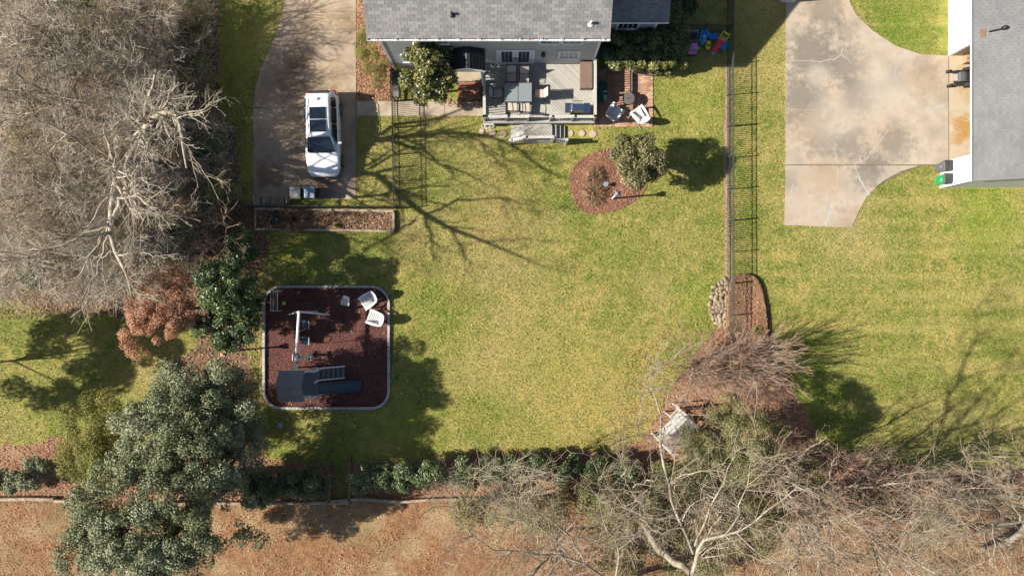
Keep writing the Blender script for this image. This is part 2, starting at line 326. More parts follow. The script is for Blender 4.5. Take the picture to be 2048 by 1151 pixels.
def npmesh(name, V, FACES, m, tint=None, parent=None, loc=(0, 0, 0), smooth=False):
    """V (n,3), FACES (m,k) equal sized faces"""
    me = bpy.data.meshes.new(name); V = np.asarray(V, np.float32) - np.array(loc, np.float32); FACES = np.asarray(FACES, np.int32); k = FACES.shape[1]
    me.vertices.add(len(V)); me.vertices.foreach_set('co', V.ravel())
    me.loops.add(FACES.size); me.loops.foreach_set('vertex_index', FACES.ravel())
    me.polygons.add(len(FACES)); me.polygons.foreach_set('loop_start', np.arange(0, FACES.size, k, dtype=np.int32))
    me.update(calc_edges=True)
    if tint is not None:
        a = me.attributes.new('tint', 'FLOAT', 'FACE'); a.data.foreach_set('value', np.asarray(tint, np.float32))
    if smooth: me.polygons.foreach_set('use_smooth', np.ones(len(FACES), bool))
    me.materials.append(m)
    o = bpy.data.objects.new(name, me); C.objects.link(o)
    if parent is not None: o.parent = parent
    else: o.location = loc
    ORG[o.name] = Vector(loc); return o

def pip(pts, poly):
    x, y = pts[:, 0], pts[:, 1]; ins = np.zeros(len(pts), bool); n = len(poly)
    for i in range(n):
        x0, y0 = poly[i]; x1, y1 = poly[(i + 1) % n]
        if y0 == y1: continue
        c = ((y0 > y) != (y1 > y)) & (x < (x1 - x0) * (y - y0) / (y1 - y0) + x0); ins ^= c
    return ins
def rough_edge(poly, step=.35, amp=.06, seed=1):
    r = random.Random(seed); out = []; n = len(poly)
    for i in range(n):
        a, b = poly[i], poly[(i + 1) % n]; L = math.dist(a, b); k = max(1, min(400, int(L / step)))
        for j in range(k):
            t = j / k; out.append((a[0] + (b[0] - a[0]) * t + r.uniform(-amp, amp), a[1] + (b[1] - a[1]) * t + r.uniform(-amp, amp)))
    return out
def smooth_poly(poly, it=2):
    for _ in range(it):
        q = []; n = len(poly)
        for i in range(n):
            a, b = poly[i], poly[(i + 1) % n]
            q += [(a[0] * .75 + b[0] * .25, a[1] * .75 + b[1] * .25), (a[0] * .25 + b[0] * .75, a[1] * .25 + b[1] * .75)]
        poly = q
    return poly
def sheet(name, poly, z, m, thick=0.0, kind='structure'):
    mb = MB(); n = len(poly)
    if thick: mb.prism(poly, z - thick, z)
    else:
        a = sum(poly[i][0] * poly[(i + 1) % n][1] - poly[(i + 1) % n][0] * poly[i][1] for i in range(n))
        if a < 0: poly = poly[::-1]
        mb.add([(x, y, z) for x, y in poly], [tuple(range(n))])
    return prop(mb.build(name, m), kind=kind)

def scatter(name, poly, excl, dens, L, Wd, z, m, tilt=(0, 30), blade=False, seed=1, lift=(0, .03), maxn=500000, clump=None, extra_tint=None):
    """little quads (leaves, chips) or upright triangles (blades) strewn inside a polygon"""
    g = np.random.default_rng(seed); P = np.array(poly); lo, hi = P.min(0), P.max(0); n = int(min(maxn, (hi - lo).prod() * dens))
    p = g.uniform(lo, hi, (n, 2)); k = pip(p, poly)
    for e in excl: k &= ~pip(p, e)
    p = p[k]
    if clump:
        s, th = clump
        v = np.sin(p[:, 0] * s + 1.3 * np.sin(p[:, 1] * s * .7)) * np.sin(p[:, 1] * s * 1.1 + 1.7 * np.sin(p[:, 0] * s * .6)) + g.normal(0, .35, len(p))
        p = p[v > th]
    n = len(p); a = g.uniform(0, 2 * np.pi, n); ln = g.uniform(*L, n); wd = g.uniform(*Wd, n); zz = z + g.uniform(*lift, n)
    tl = np.radians(g.uniform(*tilt, n)); dx, dy = np.cos(a), np.sin(a)
    base = np.c_[p, zz]; fwd = np.c_[dx * np.cos(tl), dy * np.cos(tl), np.sin(tl)]; side = np.c_[-dy, dx, np.zeros(n)]
    if blade:
        v0 = base - side * wd[:, None] / 2; v1 = base + side * wd[:, None] / 2; v2 = base + fwd * ln[:, None]
        V = np.stack([v0, v1, v2], 1).reshape(-1, 3); Fc = np.arange(3 * n).reshape(n, 3)
    else:
        rl = np.radians(g.uniform(-25, 25, n)); side = side * np.cos(rl)[:, None]; side[:, 2] = np.sin(rl)
        h = fwd * ln[:, None] / 2; s_ = side * wd[:, None] / 2; up = np.zeros((n, 3)); up[:, 2] = ln * np.sin(tl) / 2 + .004 + np.abs(s_[:, 2])
        c = base + up; V = np.stack([c - h, c + s_ - h * .2, c + h, c - s_ + h * .1], 1).reshape(-1, 3); Fc = np.arange(4 * n).reshape(n, 4)
    o = npmesh(name, V, Fc, m, g.uniform(0, 1, n)); o['kind'] = 'stuff'; return o

# ---- leaves of a crown: clumps of leaf-sized faces
def clumps(c, rad, n, cr, g, zmin=-.25, inner=.0):
    out = []
    for i in range(n):
        while True:
            u = g.normal(0, 1, 3); u /= np.linalg.norm(u)
            if u[2] > zmin: break
        k = g.uniform(.62, .95) if g.random() > inner else g.uniform(.1, .6)
        q = np.array(c) + u * np.array(rad) * k
        r = cr * g.uniform(.6, 1.35); out.append((q[0], q[1], max(q[2], r * .4), r, r, r * g.uniform(.6, .9)))
    return out
def leaves(name, cl, n, size, m, g, parent, loc, aspect=.5, shell=.55, droop=.3):
    cl = np.array(cl); wgt = cl[:, 3] ** 2; idx = g.choice(len(cl), n, p=wgt / wgt.sum())
    u = g.normal(0, 1, (n, 3)); u /= np.linalg.norm(u, axis=1)[:, None]; u[:, 2] = np.where(g.random(n) < .7, np.abs(u[:, 2]), u[:, 2])
    rr = g.uniform(shell, 1.08, n)[:, None]; p = cl[idx, :3] + u * cl[idx, 3:6] * rr; p[:, 2] = np.maximum(p[:, 2], .03)
    nr = u * .8 + g.normal(0, .55, (n, 3)); nr[:, 2] += .35; nr /= np.linalg.norm(nr, axis=1)[:, None]
    t = np.cross(nr, g.normal(0, 1, (n, 3))); t /= np.linalg.norm(t, axis=1)[:, None]; b = np.cross(nr, t)
    ln = g.uniform(size * .6, size * 1.25, n)[:, None]; h = t * ln / 2; s_ = b * ln * aspect / 2; fold = nr * ln * .08
    V = np.stack([p - h, p + s_ + fold, p + h - fold * droop * 3, p - s_ + fold], 1).reshape(-1, 3)
    cb = g.normal(0, .14, len(cl)); tn = np.clip(g.beta(2, 2.2, n) + cb[idx], 0, 1)
    return npmesh(name, V, np.arange(4 * n).reshape(n, 4), m, tn, parent, loc)

# ---- bare branches
def resample(P, Rr, K):
    P = np.array(P, float); Rr = np.array(Rr, float); s = np.r_[0, np.cumsum(np.linalg.norm(np.diff(P, axis=0), axis=1))]; t = np.linspace(0, s[-1], K)
    return np.stack([np.interp(t, s, P[:, i]) for i in range(3)], 1), np.interp(t, s, Rr)
def spawn(P, Rr, g, per_m, ln, ang, up, K, wig, rk=.6, rmin=.009, tmin=.15, taper=.35, zmin=.4):
    N = len(P); L = np.linalg.norm(np.diff(P, axis=1), axis=2).sum(1); cnt = g.poisson(per_m * L); cnt = np.maximum(cnt, 1); idx = np.repeat(np.arange(N), cnt); n = len(idx)
    t = g.uniform(tmin, 1, n); f = t * (P.shape[1] - 1); i0 = np.minimum(f.astype(int), P.shape[1] - 2); fr = (f - i0)[:, None]
    p0 = P[idx, i0] * (1 - fr) + P[idx, i0 + 1] * fr; r0 = Rr[idx, i0] * (1 - fr[:, 0]) + Rr[idx, i0 + 1] * fr[:, 0]
    tg = P[idx, i0 + 1] - P[idx, i0]; tg /= np.linalg.norm(tg, axis=1)[:, None] + 1e-9
    pr = np.cross(tg, g.normal(0, 1, (n, 3))); pr /= np.linalg.norm(pr, axis=1)[:, None] + 1e-9
    a = np.radians(g.uniform(*ang, n))[:, None]; dr = tg * np.cos(a) + pr * np.sin(a); dr[:, 2] += up; dr /= np.linalg.norm(dr, axis=1)[:, None]
    ll = g.uniform(*ln, n) * (1.15 - .45 * t) ; step = (ll / (K - 1))[:, None]; Q = np.zeros((n, K, 3)); Q[:, 0] = p0
    for k in range(1, K):
        dr = dr + g.normal(0, wig, (n, 3)); dr[:, 2] += up * .25; dr /= np.linalg.norm(dr, axis=1)[:, None]; Q[:, k] = Q[:, k - 1] + dr * step
    Q[:, :, 2] = np.maximum(Q[:, :, 2], zmin * .1)
    r = np.maximum(r0 * rk, rmin)[:, None] * np.linspace(1, taper, K)[None]; return Q, np.maximum(r, rmin * .75)
def tubes(P, Rr, S):
    N, K, _ = P.shape; T = np.zeros_like(P); T[:, 1:-1] = P[:, 2:] - P[:, :-2]; T[:, 0] = P[:, 1] - P[:, 0]; T[:, -1] = P[:, -1] - P[:, -2]
    T /= np.linalg.norm(T, axis=2)[..., None] + 1e-9
    ref = np.where(np.abs(T[..., 2:3]) > .9, np.array([1., 0, 0]), np.array([0, 0, 1.])); A = np.cross(T, ref); A /= np.linalg.norm(A, axis=2)[..., None] + 1e-9; B = np.cross(T, A)
    th = np.arange(S) * 2 * np.pi / S
    V = P[:, :, None] + (A[:, :, None] * np.cos(th)[None, None, :, None] + B[:, :, None] * np.sin(th)[None, None, :, None]) * Rr[:, :, None, None]
    base = (np.arange(N) * K * S)[:, None, None]; i = (np.arange(K - 1) * S)[None, :, None]; k = np.arange(S)[None, None]; k2 = (k + 1) % S
    Fq = np.stack([base + i + k, base + i + k2, base + i + S + k2, base + i + S + k], -1).reshape(-1, 4)
    return V.reshape(-1, 3), Fq
def join(lst):
    V = []; Fq = []; b = 0
    for v, f in lst: V.append(v); Fq.append(f + b); b += len(v)
    return np.concatenate(V), np.concatenate(Fq)
LS = .8
def bare_tree(name, label, limbs, seed, bark, twig, group=None, cat='tree', d=(1.5, 2.6, 4.0, 4.0), l1=(1.5, 3.2), l2=(.8, 1.7), l3=(.35, .85), l4=(.15, .45), up=.12, rmin=.0085, ang=(25, 60), wig=.16):
    g = np.random.default_rng(seed); loc = (float(limbs[0][0][0]), float(limbs[0][0][1]), 0.0); t = thing(name, label, cat, loc, group=group)
    tr = []; LP = []; LR = []
    for lb in limbs:
        P = [q[:3] for q in lb]; r = [q[3] for q in lb]; K = 10; a, b = resample(P, r, K)
        a[1:-1] += g.normal(0, .05, (K - 2, 3)); tr.append(tubes(a[None], b[None], 7)); LP.append(a); LR.append(b)
    LP = np.array(LP[1:] or LP); LR = np.array(LR[1:] or LR)
    A, Ar = spawn(LP, LR, g, d[0], l1, ang, up, 7, wig, rk=.55, rmin=rmin * 2.2); tr.append(tubes(A, Ar, 5))
    B, Br = spawn(A, Ar, g, d[1], l2, ang, up, 5, wig, rmin=rmin * 1.4); B0, B0r = spawn(LP, LR, g, d[0] * 1.2, l2, ang, up, 5, wig, rk=.3, rmin=rmin * 1.4)
    B = np.concatenate([B, B0]); Br = np.concatenate([Br, B0r])
    D, Dr = spawn(B, Br, g, d[2], l3, ang, up, 4, wig * 1.2, rmin=rmin); E, Er = spawn(D, Dr, g, d[3], l4, ang, up, 2, .1, rmin=rmin * .85)
    v, f = join(tr); npmesh('trunk', v, f, bark, None, t, loc, True)
    v, f = join([tubes(B, Br, 4), tubes(D, Dr, 3), tubes(E, Er, 3)]); npmesh('crown', v, f, twig, None, t, loc)
    return t
def auto_limbs(cx, cy, h, rad, n, g, r0=.16, lean=(0, 0), fork=.35, zt=.78):
    fk = np.array([cx + g.normal(0, .2), cy + g.normal(0, .2), h * fork]); L = [[(cx - lean[0], cy - lean[1], 0, r0 * 1.15), (cx - lean[0] * .4, cy - lean[1] * .4, h * fork * .6, r0), (*fk, r0 * .85)]]
    for i in range(n):
        a = 2 * math.pi * (i + g.uniform(-.3, .3)) / n; k = g.uniform(.7, 1.05) * rad; z1 = h * g.uniform(zt, 1.0)
        if i == 0: k *= .3; z1 = h
        m1 = (fk[0] + math.cos(a) * k * .35, fk[1] + math.sin(a) * k * .35, fk[2] + (z1 - fk[2]) * .42)
        m2 = (fk[0] + math.cos(a + g.uniform(-.3, .3)) * k * .72, fk[1] + math.sin(a) * k * .72, fk[2] + (z1 - fk[2]) * .78)
        L.append([(*fk, r0 * .7), (*m1, r0 * .55), (*m2, r0 * .35), (fk[0] + math.cos(a) * k, fk[1] + math.sin(a) * k, z1, r0 * .12)])
    return L
def leafy(name, label, cl, n, size, m, seed, loc, bark=M_BROWNB, h=2.0, tr=.08, stems=1, cat='tree', group=None, aspect=.5, crown='crown', shell=.55):
    g = np.random.default_rng(seed); t = thing(name, label, cat, loc, group=group); ls = []
    for i in range(stems):
        o = np.array([g.normal(0, .12), g.normal(0, .12), 0]) * (stems > 1); q = np.array(cl)[g.integers(0, len(cl))][:3]
        P = [np.array(loc) + o, np.array(loc) + o * 2 + [0, 0, h * .5], np.array(loc) + o * 3 + [0, 0, h]]; a, b = resample(P, [tr, tr * .8, tr * .4], 5); ls.append(tubes(a[None], b[None], 6))
        for j in range(3 if stems > 1 else 9):
            q = np.array(cl)[g.integers(0, len(cl))][:3]; s0 = np.array(P[1]) * .5 + np.array(P[2]) * .5
            a, b = resample([s0, (s0 + q) / 2 + g.normal(0, .1, 3), q], [tr * .5, tr * .35, tr * .12], 5); ls.append(tubes(a[None], b[None], 5))
    v, f = join(ls); npmesh('trunk' if stems == 1 else 'stem', v, f, bark, None, t, loc, True)
    leaves(crown, cl, n, size, m, g, t, loc, aspect, shell); return t
#SETTING
# ---------------------------------------------------------------- the setting
lawn = MB().add([(-160, -160, 0), (160, -160, 0), (160, 160, 0), (-160, 160, 0)], [(0, 1, 2, 3)]).build('lawn', M_SOD); prop(lawn, kind='structure')
P_WOODS = XY([(-400, -400), (436, -400), (436, 60), (438, 235), (468, 262), (476, 330), (478, 402), (512, 412), (512, 468), (536, 478), (528, 520), (512, 560), (498, 640), (500, 740), (512, 830), (520, 915), (400, 915), (380, 800), (330, 735), (395, 690), (385, 655), (300, 660), (220, 632), (120, 622), (0, 600), (-400, 590)])
P_MULCHB = XY([(-400, 888), (60, 886), (120, 872), (200, 890), (420, 905), (520, 912), (640, 928), (760, 926), (900, 912), (1000, 908), (1150, 905), (1230, 900), (1282, 882), (1312, 830), (1362, 750), (1402, 695), (1430, 658), (1440, 610), (1462, 560), (1490, 545), (1520, 560), (1538, 610), (1545, 690), (1572, 760), (1606, 830), (1640, 900), (1740, 925), (1860, 935), (2500, 935), (2500, 1006), (-400, 1006)])
P_DRY = XY([(-400, 1003), (420, 1003), (900, 1000), (1400, 995), (2500, 988), (2500, 1800), (-400, 1800)])
P_DRIVE = XY([(568, -300), (712, -300), (712, 398), (640, 398), (507, 391), (506, 215), (512, 172), (524, 132), (545, 86), (562, 40), (568, 0)])
P_WALK = XY([(713, 203), (968, 203), (968, 232), (713, 232)])
P_CONC = [XY([(1572, -200), (1655, -200), (1700, 8), (1712, 30), (1745, 62), (1790, 92), (1840, 109), (1896, 112), (1896, 329), (1571, 329)]),
          XY([(1571, 331), (1838, 331), (1800, 343), (1765, 362), (1735, 390), (1718, 420), (1703, 455), (1640, 453), (1569, 450)]),
          XY([(1898, 112), (2250, 112), (2250, 336), (1870, 336), (1870, 331), (1898, 330)])]
P_PATIO = XY([(1188, 136), (1306, 136), (1306, 254), (1188, 254)])
P_ISLE = smooth_poly(XY([(1140, 375), (1137, 345), (1160, 318), (1200, 300), (1232, 292), (1262, 330), (1300, 370), (1270, 405), (1225, 425), (1180, 430), (1150, 415)]), 3)
def rrect(x0, y0, x1, y1, r, n=7):
    out = []
    for cx, cy, a0 in ((x1 - r, y1 - r, 0), (x0 + r, y1 - r, 90), (x0 + r, y0 + r, 180), (x1 - r, y0 + r, 270)):
        out += [(cx + r * math.cos(R(a0 + 90 * k / n)), cy + r * math.sin(R(a0 + 90 * k / n))) for k in range(n + 1)]
    return out
bx0, by1, _ = W(529, 573); bx1, by0, _ = W(778, 815)
P_PLAY = rrect(bx0, by0, bx1, by1, .95)
P_PLANT = XY([(512, 421), (788, 421), (788, 460), (512, 458)])
P_SIDE = XY([(713, -40), (735, -40), (735, 40), (790, 110), (790, 202), (713, 202)])
P_STRIPR = XY([(1448, 128), (1459, 128), (1461, 400), (1460, 560), (1450, 556), (1449, 400), (1447, 250), (1450, 180)])
P_BEDR = smooth_poly(XY([(1456, 552), (1490, 545), (1512, 556), (1524, 590), (1530, 640), (1534, 690), (1548, 740), (1440, 740), (1452, 640)]), 2)
P_HOUSE = [(-6.8, 11.9), (4.6, 11.9), (7.9, 13.3), (7.9, 30), (-6.8, 30)]
P_DECKR = [(-1.6, 8.0), (4.5, 8.0), (4.5, 12.3), (-1.6, 12.3)]
P_STEPS = XY([(905, 120), (968, 120), (968, 203), (905, 203)])
P_GARAGE = [(23.7, 5.5), (45, 5.5), (45, 30), (23.7, 30)]
P_DIRT = smooth_poly(XY([(30, 425), (50, 400), (95, 398), (100, 418), (60, 440)]), 2)

sheet('woodland_floor', rough_edge(P_WOODS, .5, .15, 3), .004, M_LITTER)
sheet('mulch_border', rough_edge(P_MULCHB, .25, .17, 4), .008, M_STRAW)
sheet('dry_lawn', rough_edge(P_DRY, .6, .08, 5), .012, M_DRYG)
sheet('side_bed', rough_edge(P_SIDE, .4, .06, 6), .006, M_STRAW)
sheet('soil_strip', rough_edge(P_STRIPR, .4, .05, 8), .005, M_SOIL)
sheet('island_bed', P_ISLE, .03, M_ISLE, .06)
sheet('dirt_patch', P_DIRT, .009, M_SOIL)
sheet('play_mulch', P_PLAY, .016, M_MULCH)
dr = sheet('driveway', P_DRIVE, .03, M_DRIVE, .06)
sheet('walkway_slab', XY([(714.5, 203), (889, 203), (889, 232), (714.5, 232)]), .035, M_WALK, .06)
sheet('walkway_slab', XY([(890, 203), (968, 203), (968, 232), (890, 232)]), .035, M_WALK, .06)
sheet('slab_joint', XY([(1572.5, 120), (1975, 120), (1975, 329), (1840, 332), (1735, 380), (1573, 380)]), .02, M_MORTAR)
cs = [sheet('concrete_slab', p, .04, m_, .08) for p, m_ in zip(P_CONC, (M_CONC, M_CONC, M_APRON))]
def ribbon(name, pts, wd, z, m, parent, seed=1):
    r = random.Random(seed); p = XY(pts); q = []
    for i in range(len(p) - 1):
        for k in range(6): t = k / 6; q.append((p[i][0] + (p[i + 1][0] - p[i][0]) * t + r.uniform(-.025, .025), p[i][1] + (p[i + 1][1] - p[i][1]) * t + r.uniform(-.025, .025)))
    q.append(p[-1]); mb = MB(); vs = []
    for i, a in enumerate(q):
        b = q[min(i + 1, len(q) - 1)]; c = q[max(i - 1, 0)]; dx, dy = b[0] - c[0], b[1] - c[1]; l = math.hypot(dx, dy) or 1
        ww = (wd[0] + (wd[1] - wd[0]) * i / len(q)) * r.uniform(.6, 1.3) / 2; vs += [(a[0] - dy / l * ww, a[1] + dx / l * ww, z), (a[0] + dy / l * ww, a[1] - dx / l * ww, z)]
    mb.add(vs, [(2 * i, 2 * i + 1, 2 * i + 3, 2 * i + 2) for i in range(len(q) - 1)]); mb.build(name, m, parent)
for i, (pts, wd) in enumerate([([(1573, 121), (1600, 122), (1640, 124), (1670, 118), (1682, 110), (1684, 98)], (.03, .05)), ([(1682, 110), (1697, 120), (1701, 128)], (.05, .02)), ([(1573, 219), (1610, 220), (1655, 221)], (.03, .02)),
        ([(1895, 207), (1870, 216), (1835, 220)], (.16, .08)), ([(1805, 104), (1792, 135), (1782, 165)], (.04, .03)), ([(1775, 262), (1750, 295), (1730, 320)], (.05, .03)), ([(1668, 285), (1673, 328)], (.05, .04)), ([(1826, 285), (1836, 328)], (.03, .03))]):
    ribbon('crack_filler', pts, wd, .044, M_SEAL, cs[0], i)
for i, (pts, wd) in enumerate([([(1709, 334), (1720, 360), (1738, 391)], (.05, .17)), ([(1675, 333), (1674, 360), (1671, 384)], (.06, .04)), ([(1665, 405), (1658, 430), (1649, 450)], (.12, .18)), ([(1660, 436), (1672, 450)], (.04, .03)), ([(1586, 368), (1580, 398), (1574, 408)], (.07, .1)),
        ([(1612, 400), (1612, 434)], (.03, .03)), ([(1625, 390), (1625, 432)], (.03, .03)), ([(1642, 386), (1641, 420)], (.03, .03)), ([(1597, 362), (1590, 395)], (.03, .03))]):
    ribbon('crack_filler', pts, wd, .044, M_SEAL, cs[1], 20 + i)
ribbon('crack_filler', [(1903, 236), (1925, 240), (1945, 245)], (.03, .03), .044, M_SEAL, cs[2], 41)
for i, pts in enumerate([[(566, 17), (590, 23), (615, 26), (650, 25), (695, 24)], [(508, 215), (535, 217), (575, 216)]]):
    ribbon('crack', pts, (.03, .02), .034, M_CRACK, dr, 50 + i)
ribbon('crack_filler', [(570, 330), (571, 350), (572, 372)], (.05, .04), .034, M_WALK, dr, 60)

# brick patio: every brick its own block, joints recessed
def bricks(name, poly, z, m, parent, bw=.2, bh=.1, seed=2, basket=True, limit=300):
    g = random.Random(seed); xs = [p[0] for p in poly]; ys = [p[1] for p in poly]; cells = []
    y = min(ys)
    while y < max(ys) - bh * .5:
        x = min(xs) + (0 if int(round((y - min(ys)) / bh)) % 2 else -bw / 2)
        while x < max(xs):
            x0, x1 = max(x, min(xs)), min(x + bw, max(xs))
            if x1 - x0 > .04: cells.append((x0, x1, y, min(y + bh, max(ys))))
            x += bw
        y += bh
    me = {}
    rest = MB()
    for i, (x0, x1, y0, y1) in enumerate(cells):
        dz = g.uniform(-.004, .006)
        if i < limit:
            key = (round(x1 - x0, 2), round(y1 - y0, 2), i % 4)
            if key not in me: me[key] = MB().box((0, 0, 0), (key[0] - .012, key[1] - .012, .05), tint=g.random()).mesh(name, m)
            inst(name, me[key], parent, Vector(((x0 + x1) / 2, (y0 + y1) / 2, z + dz)) - ORG[parent.name])
        else: rest.bb(x0 + .006, x1 - .006, y0 + .006, y1 - .006, z - .025 + dz, z + .025 + dz)
    if rest.v: o = rest.build(name + 's', m, parent); o['kind'] = 'stuff'
patio = sheet('patio', P_PATIO, .02, M_MORTAR, .04); ORG[patio.name] = Vector((0, 0, 0))
bricks('brick', P_PATIO, .03, M_BRICK, patio, .21, .105)

# lawn blades: real grass geometry
EX = [P_WOODS, P_MULCHB, P_DRY, P_DRIVE, P_WALK, *P_CONC, P_PATIO, P_ISLE, P_PLAY, P_PLANT, P_SIDE, P_HOUSE, P_DECKR, P_STEPS, P_GARAGE, P_BEDR, P_STRIPR]
FR = XY([(-60, -40), (2110, -40), (2110, 1190), (-60, 1190)])
scatter('lawn_grass', FR, EX, 340, (.06, .14), (.016, .034), .0, M_BLADE, tilt=(15, 60), blade=True, seed=11, maxn=640000)
scatter('dry_grass', P_DRY, [], 130, (.04, .11), (.02, .04), .012, LF_DRY, tilt=(10, 50), blade=True, seed=12, maxn=130000)
scatter('leaves_on_woodland_floor', XY([(-60, -40), (536, -40), (536, 915), (-60, 915)]), [p for p in (XY([(440, -40), (600, -40), (600, 400), (480, 400), (476, 262), (440, 240)]), XY([(-60, 640), (220, 632), (300, 660), (385, 655), (395, 690), (330, 735), (380, 800), (400, 915), (-60, 915)]), P_PLAY)], 95, (.06, .14), (.04, .09), .01, LF_LIT, seed=13, maxn=60000)
scatter('leaves_on_mulch_border', P_MULCHB, [P_PLAY], 110, (.05, .15), (.03, .08), .012, LF_STRAW, seed=14, maxn=110000)
scatter('mulch_chips', P_PLAY, [], 420, (.03, .085), (.015, .035), .02, LF_CHIP, seed=15)
scatter('leaves_on_play_mulch', P_PLAY, [], 7, (.06, .12), (.04, .08), .03, LF_LIT, seed=16, clump=(2.5, .1))
scatter('chips_on_island', P_ISLE, [], 340, (.04, .14), (.015, .05), .035, LF_STRAW, seed=17)
scatter('leaves_on_side_bed', P_SIDE, [], 170, (.05, .13), (.03, .09), .01, LF_STRAW, seed=18)
scatter('leaves_on_lawn', FR, EX, 2.5, (.05, .10), (.03, .07), .05, LF_LIT, seed=19, maxn=9000)
scatter('bits_on_soil_strip', P_STRIPR, [], 120, (.04, .10), (.015, .04), .01, LF_DRY, seed=20)
scatter('leaves_on_dry_lawn', P_DRY, [], 70, (.05, .12), (.03, .08), .04, LF_STRAW, seed=21, maxn=70000, clump=(.9, -.1))
scatter('straw_fringe', XY([(1250, 700), (1450, 600), (1470, 700), (1330, 860), (1230, 915), (700, 930), (700, 905), (1200, 893)]), [P_MULCHB], 60, (.06, .14), (.02, .05), .05, LF_STRAW, seed=22)

# ---------------------------------------------------------------- roofs
def shingles(parent, o, u, v, wid, length, m, mo, limit=300, course=.14, tab=.30, seed=3, bare=None):
    """o: eave corner, u: along the eave, v: up the slope; tabs overlap course by course"""
    g = random.Random(seed); o = Vector(o); u = Vector(u).normalized(); v = Vector(v).normalized(); nrm = u.cross(v)
    if nrm.z < 0: nrm = -nrm
    M0 = Matrix((( u.x, v.x, nrm.x), (u.y, v.y, nrm.y), (u.z, v.z, nrm.z))); tiltm = M0 @ Matrix.Rotation(R(-3.5), 3, 'X')
    me = [MB().box((0, 0, 0), (tab - .012, course * 1.25, .014), tint=g.random()).mesh('shingle', mo) for _ in range(1)]
    rest = MB(); k = 0; j = 0
    while (j + .5) * course < length:
        x = -tab * (.5 if j % 2 else 0) + g.uniform(-.02, .02)
        while x < wid:
            x0, x1 = max(x, 0), min(x + tab, wid)
            if x1 - x0 > .05:
                c = o + u * ((x0 + x1) / 2) + v * ((j + .5) * course) + nrm * (.022 + g.uniform(0, .004))
                full = x1 - x0 > tab - .01
                if full and k < limit:
                    inst('shingle', me[0], parent, None, mtx=Matrix.Translation(c - ORG[parent.name]) @ tiltm.to_4x4()); k += 1
                else:
                    hx, hy, hz = (x1 - x0 - .012) / 2, course * .62, .007
                    vs = [c + tiltm @ Vector((a, b_, c_)) for c_ in (-hz, hz) for a, b_ in ((-hx, -hy), (hx, -hy), (hx, hy), (-hx, hy))]
                    rest.add(vs, [(3, 2, 1, 0), (4, 5, 6, 7), (0, 1, 5, 4), (1, 2, 6, 5), (2, 3, 7, 6), (3, 0, 4, 7)])
            x += tab
        j += 1
    q = rest.build('shingles', m, parent); q['kind'] = 'stuff'
def roof_slab(parent, eave0, eave1, ridge1, ridge0, th, m, name='roof'):
    mb = MB(); top = [Vector(p) for p in (eave0, eave1, ridge1, ridge0)]; bot = [p - Vector((0, 0, th)) for p in top]
    return mb.hull(bot, top).build(name, m, parent)

# ---- main house
hs = thing('house', 'large grey-sided two-storey house with shingle roof, joined to the deck', 'house', (-1, 12.2, 0))
X0, X1, Yw, ZE = -6.55, 4.40, 12.20, 5.95
SL = .65
wl = MB().prism([(X0, Yw), (X1, Yw), (X1, 21.8), (X0, 21.8)], 0, ZE - .02)
wl.hull([(X0, Yw, ZE - .02), (X1, Yw, ZE - .02), (X1, 21.8, ZE - .02), (X0, 21.8, ZE - .02)], [(X0, 16.99, ZE + 3.1), (X1, 16.99, ZE + 3.1), (X1, 17.01, ZE + 3.1), (X0, 17.01, ZE + 3.1)])
wl.build('wall', M_SIDING, hs)
sd = MB(); z = .3
while z < ZE - .1:
    sd.add([(X0 + .1, Yw - .004, z + .145), (X1 - .1, Yw - .004, z + .145), (X1 - .1, Yw - .022, z), (X0 + .1, Yw - .022, z), (X0 + .1, Yw - .002, z), (X1 - .1, Yw - .002, z)], [(3, 2, 1, 0), (3, 4, 5, 2)]); z += .15
prop(sd.build('clapboards', M_SIDING, hs), kind='stuff')
MB().bb(X0 - .02, X0 + .1, Yw - .035, Yw + .1, 0, ZE - .03).build('corner_board', M_TRIM, hs)
MB().bb(X1 - .1, X1 + .02, Yw - .035, Yw + .1, 0, ZE - .03).build('corner_board', M_TRIM, hs)
rx0, rx1, ye, ze = -6.78, 4.58, 11.66, 6.15; yr = 17.0; zr = ze + SL * (yr - ye)
roof = roof_slab(hs, (rx0, ye, ze), (rx1, ye, ze), (rx1, yr, zr), (rx0, yr, zr), .18, M_SHING)
roof_slab(hs, (rx0, yr, zr), (rx1, yr, zr), (rx1, 2 * yr - ye, ze), (rx0, 2 * yr - ye, ze), .18, M_SHING)
shingles(roof, (rx0, ye, ze), (1, 0, 0), (0, 1, SL), rx1 - rx0, 3.0, M_SHING, M_SHINGO, tab=.33, course=.15)
gt = MB(); gt.bb(rx0, rx1, ye - .13, ye - .115, ze - .14, ze - .01); gt.bb(rx0, rx1, ye - .12, ye - .02, ze - .14, ze - .125); gt.bb(rx0, rx0 + .015, ye - .12, ye - .02, ze - .14, ze - .02); gt.bb(rx1 - .015, rx1, ye - .12, ye - .02, ze - .14, ze - .02)
gut = gt.build('gutter', M_TRIM, hs)
scatter('leaves_in_gutter', [(rx0, ye - .11), (rx1, ye - .11), (rx1, ye - .02), (rx0, ye - .02)], [], 160, (.04, .09), (.03, .06), ze - .10, LF_STRAW, seed=31, clump=(1.6, -.3))
x = rx0 + .35
while x < rx1: MB().bb(x - .02, x + .02, ye - .15, ye + .01, ze - .02, ze - .005).build('gutter_bracket', M_TRIM, gut); x += .97
MB().bb(rx0 + .2, rx1 - .2, ye + .0, Yw + .02, ze - .205, ze - .185).build('soffit', M_TRIM, hs)
